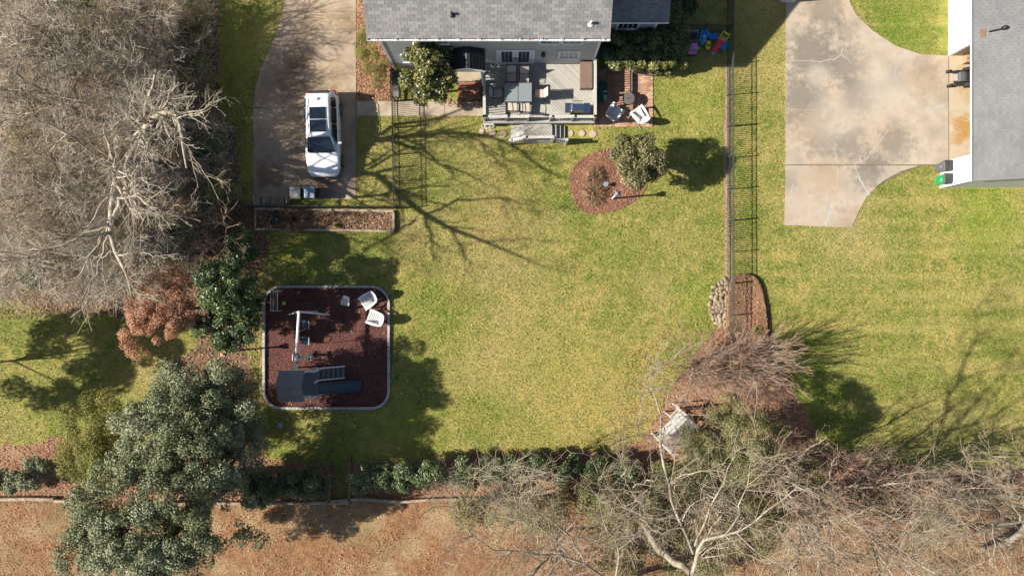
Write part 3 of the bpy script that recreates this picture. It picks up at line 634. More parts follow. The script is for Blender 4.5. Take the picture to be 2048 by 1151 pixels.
for px, py, m_, h_ in ((905, 33, M_DARK, .28), (1181, 48, M_WHITE, .32)):
    x, y, zz = W(px, py, 6.5); zz = ze + SL * (y - ye)
    vp = MB().lathe((x, y, zz - .02), [(.15, 0), (.14, .05), (.06, .08), (.055, h_), (.045, h_ + .01)], 12).build('vent_pipe', m_, hs)
def window(parent, x0, x1, z0, z1, y, rows, cols, name='window'):
    fr = MB(); t = .09
    for a in ((x0 - t, x1 + t, z1, z1 + t), (x0 - t, x1 + t, z0 - t, z0), (x0 - t, x0, z0, z1), (x1, x1 + t, z0, z1)): fr.bb(a[0], a[1], y - .06, y - .0, a[2], a[3])
    for i in range(1, cols): xx = x0 + (x1 - x0) * i / cols; fr.bb(xx - .012, xx + .012, y - .045, y - .012, z0, z1)
    for i in range(1, rows): zz = z0 + (z1 - z0) * i / rows; fr.bb(x0, x1, y - .0452, y - .0125, zz - .012, zz + .012)
    f = fr.build(name, M_TRIM, parent)
    for i in range(cols):
        for j in range(rows):
            MB().bb(x0 + (x1 - x0) * i / cols + .012, x0 + (x1 - x0) * (i + 1) / cols - .012, y - .035, y - .02, z0 + (z1 - z0) * j / rows + .012, z0 + (z1 - z0) * (j + 1) / rows - .012).build('pane', M_GLASS, f)
    MB().bb(x0 - .12, x1 + .12, y - .10, y - .062, z0 - .12, z0 - .07).build('sill', M_TRIM, f)
    return f
yf = Yw - .024
window(hs, 2.50, 3.45, 1.95, 2.85, yf, 2, 4); window(hs, 1.42, 2.32, 4.1, 5.3, yf, 2, 3); window(hs, 2.52, 3.42, 4.1, 5.3, yf, 2, 3)
window(hs, -5.75, -5.0, 1.4, 2.3, yf, 2, 2); window(hs, -4.0, -3.2, 4.1, 5.3, yf, 2, 3)
for x0 in (-.70, .19):   # the two leaves of the french door
    dm = MB(); dm.bb(x0, x0 + .87, yf - .03, yf, .93, 2.98); dl = dm.build('door', M_TRIM, hs)
    for i in range(3):
        for j in range(5):
            MB().bb(x0 + .15 + i * .195, x0 + .15 + i * .195 + .175, yf - .036, yf - .031, 1.25 + j * .325, 1.25 + j * .325 + .295).build('pane', M_GLASS, dl)
    MB().box((x0 + (.82 if x0 < 0 else .05), yf - .06, 1.9), (.05, .05, .12)).build('handle', M_DARK, dl)
fm = MB(); fm.bb(-.82, -.71, yf - .06, yf, .92, 3.1); fm.bb(1.07, 1.18, yf - .06, yf, .92, 3.1); fm.bb(-.71, 1.07, yf - .06, yf, 2.99, 3.1); fm.build('door_frame', M_TRIM, hs)
ln = MB(); lx, ly, lz = 1.62, yf - .14, 2.65
ln.lathe((lx, ly, lz - .22), [(.05, 0), (.09, .05), (.11, .22), (.13, .24), (.03, .34), (.015, .38)], 8); ln.bb(lx - .05, lx + .05, yf - .03, yf - .003, lz - .1, lz + .12); ln.bb(lx - .015, lx + .015, ly, yf - .02, lz + .1, lz + .13)
ln.build('wall_lantern', M_DARK, hs)
# gabled awning over the side door, brick steps
aw = MB(); ax0, ax1, axm, ay0, ay1 = -3.2, -1.36, -2.28, 11.08, 12.17
for s_, xe in ((-1, ax0), (1, ax1)):
    aw.hull([(axm, ay0, 3.52), (xe, ay0, 3.14), (xe, ay1, 3.14), (axm, ay1, 3.52)], [(axm, ay0, 3.58), (xe, ay0, 3.2), (xe, ay1, 3.2), (axm, ay1, 3.58)])
aw = aw.build('awning', M_SLATE and mat('awning_metal', (.03, .034, .042), (.045, .05, .06), 4, .6), hs)
for s_, xe in ((-1, ax0), (1, ax1)):
    for k in range(1, 6):
        f_ = k / 6; xx = axm + (xe - axm) * f_; zz = 3.6 - .38 * f_; MB().bb(xx - .012, xx + .012, ay0 + .01, ay1, zz - .01, zz + .035).build('rib', M_DARK, aw)
MB().hull([(ax0, ay0 - .03, 3.04), (ax1, ay0 - .03, 3.04), (axm, ay0 - .03, 3.42)], [(ax0, ay0 - .005, 3.1), (ax1, ay0 - .005, 3.1), (axm, ay0 - .005, 3.5)]).build('fascia', M_TRIM, aw)
MB().bb(-1.62, -1.53, 11.05, 11.14, .5, 3.1).build('awning_post', M_TRIM, hs); MB().bb(-3.05, -2.96, 11.05, 11.14, .5, 3.1).build('awning_post', M_TRIM, hs)
st = MB(); st.bb(-3.0, -1.68, 11.35, 12.17, 0, .52); st.build('landing', M_WALK, hs)
for i, (ya, yb, zz) in enumerate(((10.95, 11.345, .36), (10.50, 10.945, .2))):
    s_ = MB().bb(-3.0, -1.68, ya, yb, 0, zz - .03).build('step', M_MORTAR, hs); bricks('brick', [(-3.0, ya), (-1.68, ya), (-1.68, yb), (-3.0, yb)], zz, M_BRICKD, s_, .2, .1, seed=5 + i)
scatter('leaves_by_steps', [(-3.6, 10.05), (-1.65, 10.05), (-1.65, 10.55), (-3.6, 10.6)], [], 260, (.05, .12), (.04, .09), .05, LF_STRAW, seed=33, clump=(3, -.2))

# ---- the lower wing
wg = thing('house_wing', 'single-storey wing with dark shaded shingle roof beside the two-storey house', 'house wing', (6, 13.7, 0))
MB().prism([(4.48, 13.72), (7.55, 13.72), (7.55, 21), (4.48, 21)], 0, 3.55).build('wall', M_SIDING, wg)
MB().bb(7.45, 7.57, 13.68, 13.80, 0, 3.55).build('corner_board', M_TRIM, wg)
wr = roof_slab(wg, (4.6, 13.38, 3.8), (7.87, 13.38, 3.8), (7.87, 17.4, 5.9), (4.6, 17.4, 5.9), .15, M_SHING)
shingles(wr, (4.6, 13.38, 3.8), (1, 0, 0), (0, 1, .52), 3.27, 1.9, M_SHING, M_SHINGO, limit=100, seed=9)
wgt = MB().bb(4.6, 7.87, 13.27, 13.285, 3.68, 3.79).bb(4.6, 7.87, 13.28, 13.37, 3.68, 3.69).build('gutter', M_TRIM, wg)
for x in (4.95, 5.85, 6.8, 7.6): MB().bb(x - .02, x + .02, 13.25, 13.38, 3.775, 3.79).build('gutter_bracket', M_TRIM, wgt)
window(wg, 5.55, 6.55, 2.0, 2.9, 13.70, 1, 4)

# ---- right-hand garage building
gr = thing('garage', 'white garage with pale grey shingle roof and wide open doorway onto the concrete', 'garage', (23.85, 9, 0))
GX, GY0, GZ = 23.85, 5.58, 2.95
MB().bb(GX, GX + .2, GY0 + .15, 6.95, 0, GZ).build('wall', M_WHITE, gr)
MB().bb(24.28, 24.48, 12.9, 18, 0, GZ).build('wall', M_WHITE, gr)
MB().bb(24.48, 26.6, 12.9, 13.1, 0, GZ).build('wall', mat('shaded_wall_tan', (.30, .22, .16), rough=.7), gr)  # return wall facing away from the sun, its shade put into the colour
MB().bb(GX, 34, GY0, GY0 + .15, 0, GZ + .0).build('wall', M_WHITE, gr)
MB().bb(GX - .03, GX + .12, GY0 - .03, GY0 + .12, 0, GZ).build('corner_board', M_TRIM, gr)
MB().bb(33.8, 34, GY0 + .15, 18, 0, GZ).build('wall', M_WHITE, gr)
GS = .42; gxe = 23.58; gze = 3.18; gxr = 28.8; gzr = gze + GS * (gxr - gxe)
g1 = roof_slab(gr, (gxe, 5.44, gze), (gxe, 20, gze), (gxr, 20, gzr), (gxr, 5.44, gzr), .15, M_SHINGL)
roof_slab(gr, (gxr, 5.44, gzr), (gxr, 20, gzr), (34.1, 20, gze), (34.1, 5.44, gze), .15, M_SHINGL)
MB().hull([(GX, GY0 + .02, GZ), (33.9, GY0 + .02, GZ), (28.8, GY0 + .02, gzr - .2)], [(GX, GY0 + .12, GZ), (33.9, GY0 + .12, GZ), (28.8, GY0 + .12, gzr - .2)]).build('gable_wall', M_WHITE, gr)
shingles(g1, (gxe, 16.0, gze), (0, -1, 0), (1, 0, GS), 10.56, 3.4, M_SHINGL, M_SHINGLO, seed=12, course=.15, tab=.32)
gg = MB().bb(gxe - .12, gxe - .105, 5.44, 16.5, gze - .13, gze - .01).bb(gxe - .11, gxe - .02, 5.44, 16.5, gze - .13, gze - .12).build('gutter', M_TRIM, gr)
scatter('leaves_in_garage_gutter', [(gxe - .1, 5.44), (gxe - .02, 5.44), (gxe - .02, 16), (gxe - .1, 16)], [], 120, (.04, .08), (.03, .05), gze - .1, LF_STRAW, seed=35, clump=(1.3, 0))
x, y, _ = W(2014, 57, 3.7); zz = gze + GS * (x - gxe)
MB().tube([(x - .75, y - .08, gze + GS * (x - .75 - gxe) + .08), (x - .3, y - .03, zz - .05), (x, y, zz + .12)], .045, 8).lathe((x - .15, y + .02, zz - .1), [(.12, 0), (.11, .2), (.04, .3)], 10).build('vent_pipe', M_DARK, gr)
MB().box((x - .98, y - .1, gze + GS * (x - .98 - gxe) + .05), (.22, .42, .06), ry=-math.atan(GS)).build('roof_flashing', M_RUSTW, gr)
# ---- building whose lower corner pokes in at the top edge
gb = thing('neighbour_building', 'white corner posts of a building cut off above the pale concrete drive', 'building', (17, 15.9, 0))
MB().bb(14.93, 15.65, 15.85, 18.5, 0, 2.4).build('wall', M_WHITE, gb)
MB().bb(18.95, 19.2, 16.05, 18.5, 0, 2.4).build('wall', M_WHITE, gb)
MB().bb(19.2, 24.0, 16.25, 18.5, 0, 2.4).build('wall', M_WHITE, gb)
MB().hull([(14.6, 16.9, 2.42), (24.2, 16.9, 2.42), (24.2, 22, 2.42), (14.6, 22, 2.42)], [(14.6, 16.9, 2.5), (24.2, 16.9, 2.5), (24.2, 22, 4.5), (14.6, 22, 4.5)]).build('roof', M_SHINGL, gb)

# ---------------------------------------------------------------- fences
def picket_fence(label, a, b, hgt, sp, npost, loc, group='black metal picket fences', pick=True, r=.0125):
    a, b = Vector((*a, 0)), Vector((*b, 0)); L = (b - a).length; dr_ = (b - a) / L; rz = math.atan2(dr_.y, dr_.x); t = thing('picket_fence', label, 'fence', tuple(a), group=group)
    pm = MB().bb(-.03, .03, -.03, .03, 0, hgt + .05).add([(-.035, -.035, hgt + .05), (.035, -.035, hgt + .05), (.035, .035, hgt + .05), (-.035, .035, hgt + .05), (0, 0, hgt + .10)], [(0, 1, 4), (1, 2, 4), (2, 3, 4), (3, 0, 4)]).mesh('post', M_FENCE)
    for i in range(npost): inst('post', pm, t, dr_ * (L * i / (npost - 1)), rz)
    for zz in (hgt - .02, hgt - .20, .12):
        MB().box(tuple(a + dr_ * L / 2 + Vector((0, 0, zz))), (L, .028, .028), rz=rz).build('rail', M_FENCE, t)
    k = int(L / sp); mm = MB().bb(-r, r, -r, r, .04, hgt).mesh('picket', M_FENCE)
    for i in range(1, k): inst('picket', mm, t, dr_ * (i * sp), rz)
    return t
FXR = 11.95
picket_fence('long black picket fence running straight between the two lawns', (FXR, 15.95), (FXR + .05, -5.0), 1.2, .105, 13, 0)
picket_fence('short black picket fence behind the plastic toys', (7.9, 14.2), (FXR - .04, 14.2), 1.2, .105, 4, 0)
picket_fence('black picket fence crossing the walkway beside the lawn and driveway', (-6.52, 11.9), (-6.40, 4.42), 1.2, .105, 6, 0)
picket_fence('low dark fence running along the timber planter strip below the driveway', (-16.6, 4.5), (-6.44, 4.40), 1.0, .11, 6, 0)

# ---------------------------------------------------------------- edging blocks of the play area
pb = thing('block_border', 'rounded square border of pale edging blocks round the red play mulch', 'border', ((bx0 + bx1) / 2, by0, 0))
def along(poly, step):
    pts = poly + [poly[0]]; out = []; acc = 0
    for i in range(len(pts) - 1):
        a, b = Vector(pts[i]), Vector(pts[i + 1]); L = (b - a).length
        if L < 1e-6: continue
        while acc <= L: q = a + (b - a) * (acc / L); out.append((q.x, q.y, math.atan2((b - a).y, (b - a).x))); acc += step
        acc -= L
    return out
bm = [MB().box((0, 0, 0), (.185, .13, .17), tint=.5).build('block', M_BLOCK) for _ in range(1)][0]; bme = bm.data; bpy.data.objects.remove(bm)
for x, y, a in along(P_PLAY, .198): o = inst('block', bme, pb, Vector((x, y, .075 + random.uniform(-.008, .008))) - ORG[pb.name], a + random.uniform(-.05, .05))

# planter strip with timbers
pl = thing('timber_planter', 'long timber-edged planter strip full of dead leaves below the driveway', 'planter', (*W(650, 440)[:2], 0))
def beam(parent, a, b, wd, z0, z1, m=M_WOOD, name='timber'):
    a, b = Vector(a), Vector(b); c = (a + b) / 2; L = (b - a).length
    return MB().box((c.x, c.y, (z0 + z1) / 2), (L, wd, z1 - z0), rz=math.atan2((b - a).y, (b - a).x)).build(name, m, parent)
q = XY([(511, 418), (600, 419), (700, 421), (789, 423)])
for i in range(3): beam(pl, q[i], (q[i + 1][0] - .02, q[i + 1][1]), .12, 0, .22)
q = XY([(511, 459), (610, 460), (700, 461), (789, 463)])
for i in range(3): beam(pl, q[i], (q[i + 1][0] - .02, q[i + 1][1]), .12, 0, .22)
q = XY([(788, 425.5), (788, 460.5)]); beam(pl, q[0], q[1], .12, 0, .22); q = XY([(513, 420.5), (513, 456)]); beam(pl, q[0], q[1], .10, 0, .2)
MB().prism(P_PLANT, 0, .1).build('soil', M_LITTER, pl)
scatter('leaves_in_planter', P_PLANT, [], 330, (.06, .14), (.04, .09), .11, LF_LIT, seed=41)

# landscape timbers along the back
tb = thing('timber_edging', 'grey landscape timbers in a row between mulch border and dry lawn', 'edging', (*W(600, 1000)[:2], 0))
q = XY([(-60, 996), (60, 994), (115, 995)]); [beam(tb, q[i], (q[i + 1][0] - .03, q[i + 1][1]), .16, 0, .35) for i in range(2)]
q = XY([(116, 998), (170, 999)]); beam(tb, q[0], q[1], .14, 0, .35)
q = XY([(340, 1004), (430, 1003), (530, 1003), (620, 1003), (700, 1002)]); [beam(tb, q[i], (q[i + 1][0] - .03, q[i + 1][1]), .13, 0, .3) for i in range(4)]
q = XY([(655, 1000), (720, 995), (800, 1000), (860, 996), (920, 995), (1010, 993), (1100, 992)]); [beam(tb, q[i], (q[i + 1][0] - .03, q[i + 1][1]), .14, 0, .3) for i in range(6)]
q = XY([(1800, 985), (1880, 986), (1960, 988), (2060, 990)]); [beam(tb, q[i], (q[i + 1][0] - .03, q[i + 1][1]), .14, 0, .3) for i in range(3)]
gp = thing('path_edging', 'two thin brown boards flanking the grass gap through the hedge', 'edging', (*W(680, 960)[:2], 0))
for xx, ya, yb in ((661, 927, 1000), (701, 915, 998)):
    q = XY([(xx, ya), (xx + .5, yb)]); beam(gp, q[0], q[1], .10, 0, .3, M_RUSTW, 'board')
sheet('grass_gap', XY([(664, 922), (698, 922), (698, 1001), (664, 1001)]), .016, M_SOD)
scatter('gap_grass', XY([(664, 922), (698, 922), (698, 1001), (664, 1001)]), [], 320, (.04, .10), (.015, .03), .016, M_BLADE, tilt=(15, 60), blade=True, seed=43)

# raised bed right of the fence, with its low bank of shade
o = sheet('raised_bed', P_BEDR, .28, M_STRAW, .30); scatter('bits_on_raised_bed', P_BEDR, [], 230, (.05, .14), (.02, .05), .29, LF_STRAW, seed=44, clump=(3, -.6))
scatter('grass_on_raised_bed', P_BEDR, [XY([(1474, 575), (1520, 575), (1528, 700), (1474, 700)])], 250, (.05, .12), (.015, .03), .28, M_BLADE, tilt=(15, 60), blade=True, seed=45)
SHR = XY([(1512, 553), (1530, 575), (1537, 620), (1541, 680), (1556, 735), (1600, 800), (1640, 870), (1610, 880), (1560, 790), (1530, 735), (1520, 620)])
sheet('mulch_strip', rough_edge(smooth_poly(SHR, 2), .3, .04, 9), .018, M_STRAW)
# stones of the dry drain: each one a stone
sp_ = thing('stone_drain', 'half-round patch of tan river stones set against the picket fence', 'stone bed', (*W(1440, 600)[:2], 0))
g = np.random.default_rng(5); PS = smooth_poly(XY([(1455, 556), (1436, 562), (1422, 580), (1416, 605), (1420, 630), (1432, 648), (1450, 658), (1460, 650), (1461, 600), (1460, 556)]), 2)
smesh = []
for k in range(6):
    mb = MB(); n1 = 8; vs = []; fs = []
    for j, (rr, zz) in enumerate(((.55, -.2), (1, 0), (.8, .32), (.35, .46))):
        for i in range(n1): a = 2 * math.pi * i / n1; q_ = rr * (1 + g.uniform(-.14, .14)); vs.append((.5 * q_ * math.cos(a), .32 * q_ * math.sin(a), zz * .5))
    for j in range(3):
        for i in range(n1): fs.append((j * n1 + i, j * n1 + (i + 1) % n1, (j + 1) * n1 + (i + 1) % n1, (j + 1) * n1 + i))
    fs.append(tuple(3 * n1 + i for i in range(n1))); smesh.append(mb.add(vs, fs).mesh('stone', M_STONE, smooth=True))
pts = []; P = np.array(PS)
for _ in range(6000):
    q = g.uniform(P.min(0), P.max(0))
    if pip(q[None], PS)[0] and all((q[0] - a[0]) ** 2 + (q[1] - a[1]) ** 2 > .175 ** 2 for a in pts): pts.append(q)
for i, q in enumerate(pts):
    s = g.uniform(.28, .40); o = inst('stone', smesh[i % 6], sp_, Vector((q[0], q[1], .03)) - ORG[sp_.name], g.uniform(0, 3.14)); o.scale = (s, s * g.uniform(.85, 1.15), s * .9); o.rotation_euler.x = g.uniform(-.15, .15)
sheet('stone_bed_soil', PS, .014, M_CRACK)
# stepping stones 
for i, (px, py, lb) in enumerate([(1142, 267, 'round pink stepping stone in the lawn nearest the deck stairs on their right-hand side'), (1164, 267, 'round pink stepping stone in the lawn, middle one of the three beyond the deck stairs'), (1185, 268, 'round pink stepping stone in the lawn farthest from the deck stairs, below the patio corner'),
        (963, 263, 'stepping stone in the lawn under the hose reel corner of the deck'), (984, 265, 'stepping stone in the lawn, second from the hose reel'), (1006, 269, 'stepping stone in the lawn beside the wide left-hand deck steps')]):
    x, y, _ = W(px, py); mb = MB(); n_ = 9; rr = [(.19 + random.uniform(-.035, .03)) for _ in range(n_)]
    mb.prism([(x + rr[k] * math.cos(2 * math.pi * k / n_) * (1 if i % 3 else .75), y + rr[k] * math.sin(2 * math.pi * k / n_)) for k in range(n_)], 0, .055)
    o = mb.build('stepping_stone', M_PEB); prop(o, lb, 'stepping stone', 'stepping stones by the deck')
# ---------------------------------------------------------------- deck
dk = thing('deck', 'raised grey timber deck with railings and a landing with steps on both sides', 'deck', (1.5, 10.6, 0))
ZD = .90; DX0, DX1, DY0, DY1 = -1.52, 4.46, 9.02, 12.16
def clip(poly, nx, ny, c):   # keep nx*x+ny*y <= c
    out = []
    for i in range(len(poly)):
        a, b = poly[i], poly[(i + 1) % len(poly)]; da, db = nx * a[0] + ny * a[1] - c, nx * b[0] + ny * b[1] - c
        if da <= 0: out.append(a)
        if da * db < 0: t = da / (da - db); out.append((a[0] + (b[0] - a[0]) * t, a[1] + (b[1] - a[1]) * t))
    return out
def planks(rect, z, ang, wd=.14, gap=.012, parent=dk, m=M_DECK, th=.035):
    x0, x1, y0, y1 = rect; nx, ny = math.cos(R(ang)), math.sin(R(ang)); cs_ = [nx * x + ny * y for x in (x0, x1) for y in (y0, y1)]; c = min(cs_)
    while c < max(cs_):
        p = clip(clip([(x0, y0), (x1, y0), (x1, y1), (x0, y1)], nx, ny, c + wd - gap), -nx, -ny, -c)
        if len(p) > 2:
            ar = abs(sum(p[i][0] * p[(i + 1) % len(p)][1] - p[(i + 1) % len(p)][0] * p[i][1] for i in range(len(p)))) / 2
            if ar > .004: MB().prism(p, z - th, z + random.uniform(0, .002)).build('plank', m, parent)
        c += wd
planks((DX0, DX1, DY0, DY1), ZD, 45)
MB().bb(DX0, DX1, DY0 - .04, DY0 - .002, ZD - .28, ZD - .02).bb(DX0 - .04, DX0 - .002, DY0 - .04, DY1, ZD - .28, ZD - .02).bb(DX1 + .002, DX1 + .04, DY0 - .04, DY1, ZD - .28, ZD - .02).build('rim_joist', M_DECKF, dk)
for x in (DX0 + .1, 0, 1.5, 3, DX1 - .1): MB().bb(x - .05, x + .05, DY0 + .05, DY0 + .15, 0, ZD - .04).build('support_post', M_DECKF, dk)
def railing(a, b, z0, z1, posts=2, sp=.125, zb0=None, zb1=None, capw=.15):
    """z0/z1 floor heights at the ends"""
    a, b = Vector(a), Vector(b); L = (b - a).length; u = (b - a) / L; rz = math.atan2(u.y, u.x); hr = .92
    def bar(h, wd, th, name):
        n2 = Vector((-u.y, u.x)) * wd / 2; vs = [(p.x + s * n2.x, p.y + s * n2.y, zz + h + t) for t in (-th, 0) for p, zz, s in ((a, z0, -1), (b, z1, -1), (b, z1, 1), (a, z0, 1))]
        MB().hull(vs[:4], vs[4:]).build(name, M_DECKF, dk)
    bar(hr + .03, capw, .035, 'cap_rail'); bar(hr - .01, .04, .09, 'top_rail'); bar(.14, .04, .09, 'bottom_rail')
    n = int(L / sp)
    for i in range(1, n):
        p = a + u * L * i / n; z = z0 + (z1 - z0) * i / n; MB().box((p.x, p.y, z + .5), (.036, .036, .78), rz=rz).build('baluster', M_DECKF, dk)
    for i in range(posts):
        p = a + u * L * i / (posts - 1); z = z0 + (z1 - z0) * i / (posts - 1)
        MB().box((p.x, p.y, z + .40), (.10, .10, 1.24), rz=rz).bb(p.x - .07, p.x + .07, p.y - .07, p.y + .07, z + 1.02, z + 1.05).build('rail_post', M_DECKF, dk)
railing((DX0 + .05, DY0 + .06), (DX0 + .05, 11.2), ZD, ZD, 2); railing((DX0 + .05, DY0 + .05), (.86, DY0 + .05), ZD, ZD, 3); railing((2.05, DY0 + .05), (DX1 - .05, DY0 + .05), ZD, ZD, 3); railing((DX1 - .05, DY0 + .06), (DX1 - .05, 12.05), ZD, ZD, 3)
LZ = .56; LY0 = 8.08
planks((.64, 2.20, LY0, DY0 - .045), LZ, 45)
MB().bb(.64, 2.20, LY0 - .04, LY0 - .002, 0.02, LZ - .02).build('rim_joist', M_DECKF, dk)
for i in range(3):
    zz = LZ - .15 - i * .15 + .02
    MB().bb(2.205 + i * .245, 2.205 + (i + 1) * .245 - .006, LY0, DY0 - .05, zz - .04, zz).build('stair_tread', M_DECK, dk)
    MB().bb(2.19 + i * .245, 2.203 + i * .245, LY0 + .01, DY0 - .06, 0, zz + .10).build('riser', M_DECKF, dk)
for i in range(3):
    zz = LZ - .15 - i * .15 + .02
    MB().bb(.632 - (i + 1) * .235 + .006, .632 - i * .235, LY0, DY0 - .05, zz - .04, zz).build('stair_tread', M_DECKF, dk)
    MB().bb(.636 - i * .235, .646 - i * .235, LY0 + .01, DY0 - .06, 0, zz + .10).build('riser', M_DECKF, dk)
railing((.66, LY0 - .02), (2.18, LY0 - .02), LZ, LZ, 2, .11, capw=.13); railing((2.20, LY0 - .03), (2.96, LY0 - .10), LZ - .05, LZ - .32, 2, .11, capw=.12); railing((.64, LY0 - .03), (-.10, LY0 - .12), LZ - .05, LZ - .32, 2, .11, capw=.12)

# deck furniture
tt = thing('dining_table', 'rectangular glass-topped outdoor dining table in the middle of the deck', 'table', (.32, 10.42, ZD))
TX, TY = 1.52, 1.06
MB().bb(-TX / 2 + .03, -.008, -TY / 2 + .03, TY / 2 - .03, .705, .715).bb(.008, TX / 2 - .03, -TY / 2 + .03, TY / 2 - .03, .705, .715).build('glass_top', M_TGLASS, tt, local=True)
f = MB()
for a in ((-TX / 2, TX / 2, -TY / 2, -TY / 2 + .035), (-TX / 2, TX / 2, TY / 2 - .035, TY / 2), (-TX / 2, -TX / 2 + .035, -TY / 2 + .036, TY / 2 - .036), (TX / 2 - .035, TX / 2, -TY / 2 + .036, TY / 2 - .036), (-.012, .012, -TY / 2 + .036, TY / 2 - .036)): f.bb(a[0], a[1], a[2], a[3], .685, .722)
f.build('table_frame', M_DARK, tt, local=True)
for sx in (-1, 1):
    for sy in (-1, 1): MB().tube([(sx * (TX / 2 - .08), sy * (TY / 2 - .08), 0), (sx * (TX / 2 - .05), sy * (TY / 2 - .05), .69)], .022, 8).build('leg', M_DARK, tt, local=True)
def sling_chair(label, loc, rz):
    t = thing('patio_chair', label, 'chair', loc, rz, 'sling chairs round the glass table')     # faces +Y
    s = MB(); s.hull([(-.24, -.22, .40), (.24, -.22, .40), (.24, .26, .43), (-.24, .26, .43)], [(-.24, -.22, .41), (.24, -.22, .41), (.24, .26, .44), (-.24, .26, .44)]).build('seat', M_SLING, t, local=True)
    s = MB(); s.hull([(-.24, -.21, .42), (.24, -.21, .42), (.24, -.43, 1.0), (-.24, -.43, 1.0)], [(-.24, -.222, .41), (.24, -.222, .41), (.24, -.442, .99), (-.24, -.442, .99)]).build('backrest', M_SLING, t, local=True)
    for sx in (-1, 1):
        x = sx * .265
        MB().tube([(x, .27, 0), (x, .27, .42), (x, .22, .62), (x, -.05, .64), (x, -.28, .62)], .016, 6).build('leg', M_DARK, t, local=True)
        MB().tube([(x, -.36, 0), (x, -.18, .42), (x, -.44, 1.0)], .016, 6).build('leg', M_DARK, t, local=True)
    MB().tube([(-.265, -.44, 1.0), (.265, -.44, 1.0)], .018, 6).tube([(-.265, -.2, .41), (.265, -.2, .41)], .014, 6).tube([(-.265, .26, .42), (.265, .26, .42)], .014, 6).build('frame', M_DARK, t, local=True)
    return t
CH = [('sling patio chair on the house side of the glass table, the one nearer the awning', (-.02, 11.32, ZD), math.pi), ('sling patio chair on the house side of the glass table, below the french door', (.66, 11.28, ZD), math.pi),
      ('sling patio chair at the railing end of the glass table, in shade', (-.80, 10.42, ZD), -math.pi / 2), ('sunlit sling patio chair at the grill end of the glass table', (1.48, 10.42, ZD), math.pi / 2),
      ('sling patio chair on the stairs side of the glass table, nearer the hose reel', (.02, 9.72, ZD), 0), ('sling patio chair on the stairs side of the glass table, nearer the deck opening', (.70, 9.66, ZD), 0)]
c0 = sling_chair(*CH[0])
for lb, lo, rz in CH[1:]: dup(c0, lo, rz, lb)
bx = thing('deck_box', 'brown resin storage box against the deck railing under the window', 'storage box', (3.98, 11.42, ZD))
MB().bb(-.31, .31, -.70, .70, .02, .52).build('body', M_CHEST, bx, local=True, bevel=.02)
MB().bb(-.335, .335, -.725, .725, .522, .56).bb(-.30, .30, -.69, .69, .56, .575).build('lid', M_CHEST, bx, local=True, bevel=.015)
gl = thing('gas_grill', 'stainless gas grill with side shelves in the corner of the deck rail', 'grill', (3.48, 9.55, ZD))
MB().bb(-.34, .34, -.25, .25, .08, .78).build('cabinet', M_DARK, gl, local=True)
MB().bb(-.66, -.345, -.26, .26, .83, .86).build('shelf', M_STEEL, gl, local=True); MB().bb(.345, .66, -.26, .26, .83, .86).build('shelf', M_STEEL, gl, local=True)
MB().hull([(-.34, -.27, .80), (.34, -.27, .80), (.34, .27, .80), (-.34, .27, .80)], [(-.33, -.20, 1.05), (.33, -.20, 1.05), (.33, .16, 1.05), (-.33, .16, 1.05)]).build('lid', M_STEEL, gl, local=True, bevel=.03)
MB().tube([(-.25, .30, .90), (-.25, .36, .92), (.25, .36, .92), (.25, .30, .90)], .016, 6).build('handle', M_CHROME, gl, local=True)
for i in range(4): MB().box((-.21 + i * .14, .285, .74), (.05, .04, .05)).build('knob', M_CHROME, gl, local=True)
hr_ = thing('hose_reel', 'white hose reel hanging outside the lower corner of the deck', 'hose reel', (*W(980, 245, .5)[:2], 0))
MB().bb(-.30, .28, -.10, .10, .35, .42).build('crossbar', M_WHITE, hr_, local=True)
for x in (-.27, .25): MB().bb(x - .03, x + .03, -.1, .1, 0, .348).build('leg', M_WHITE, hr_, local=True)
MB().tube([(-.2, 0, .5), (.2, 0, .5)], .16, 10).build('drum', M_WHITE, hr_, local=True)
MB().tube([(.2 * math.cos(a * .7) - .38 + a * .02, .13 * math.sin(a * .7) - .1, .03 + .004 * a) for a in range(20)], .018, 6).build('hose', M_WHITE, hr_, local=True)

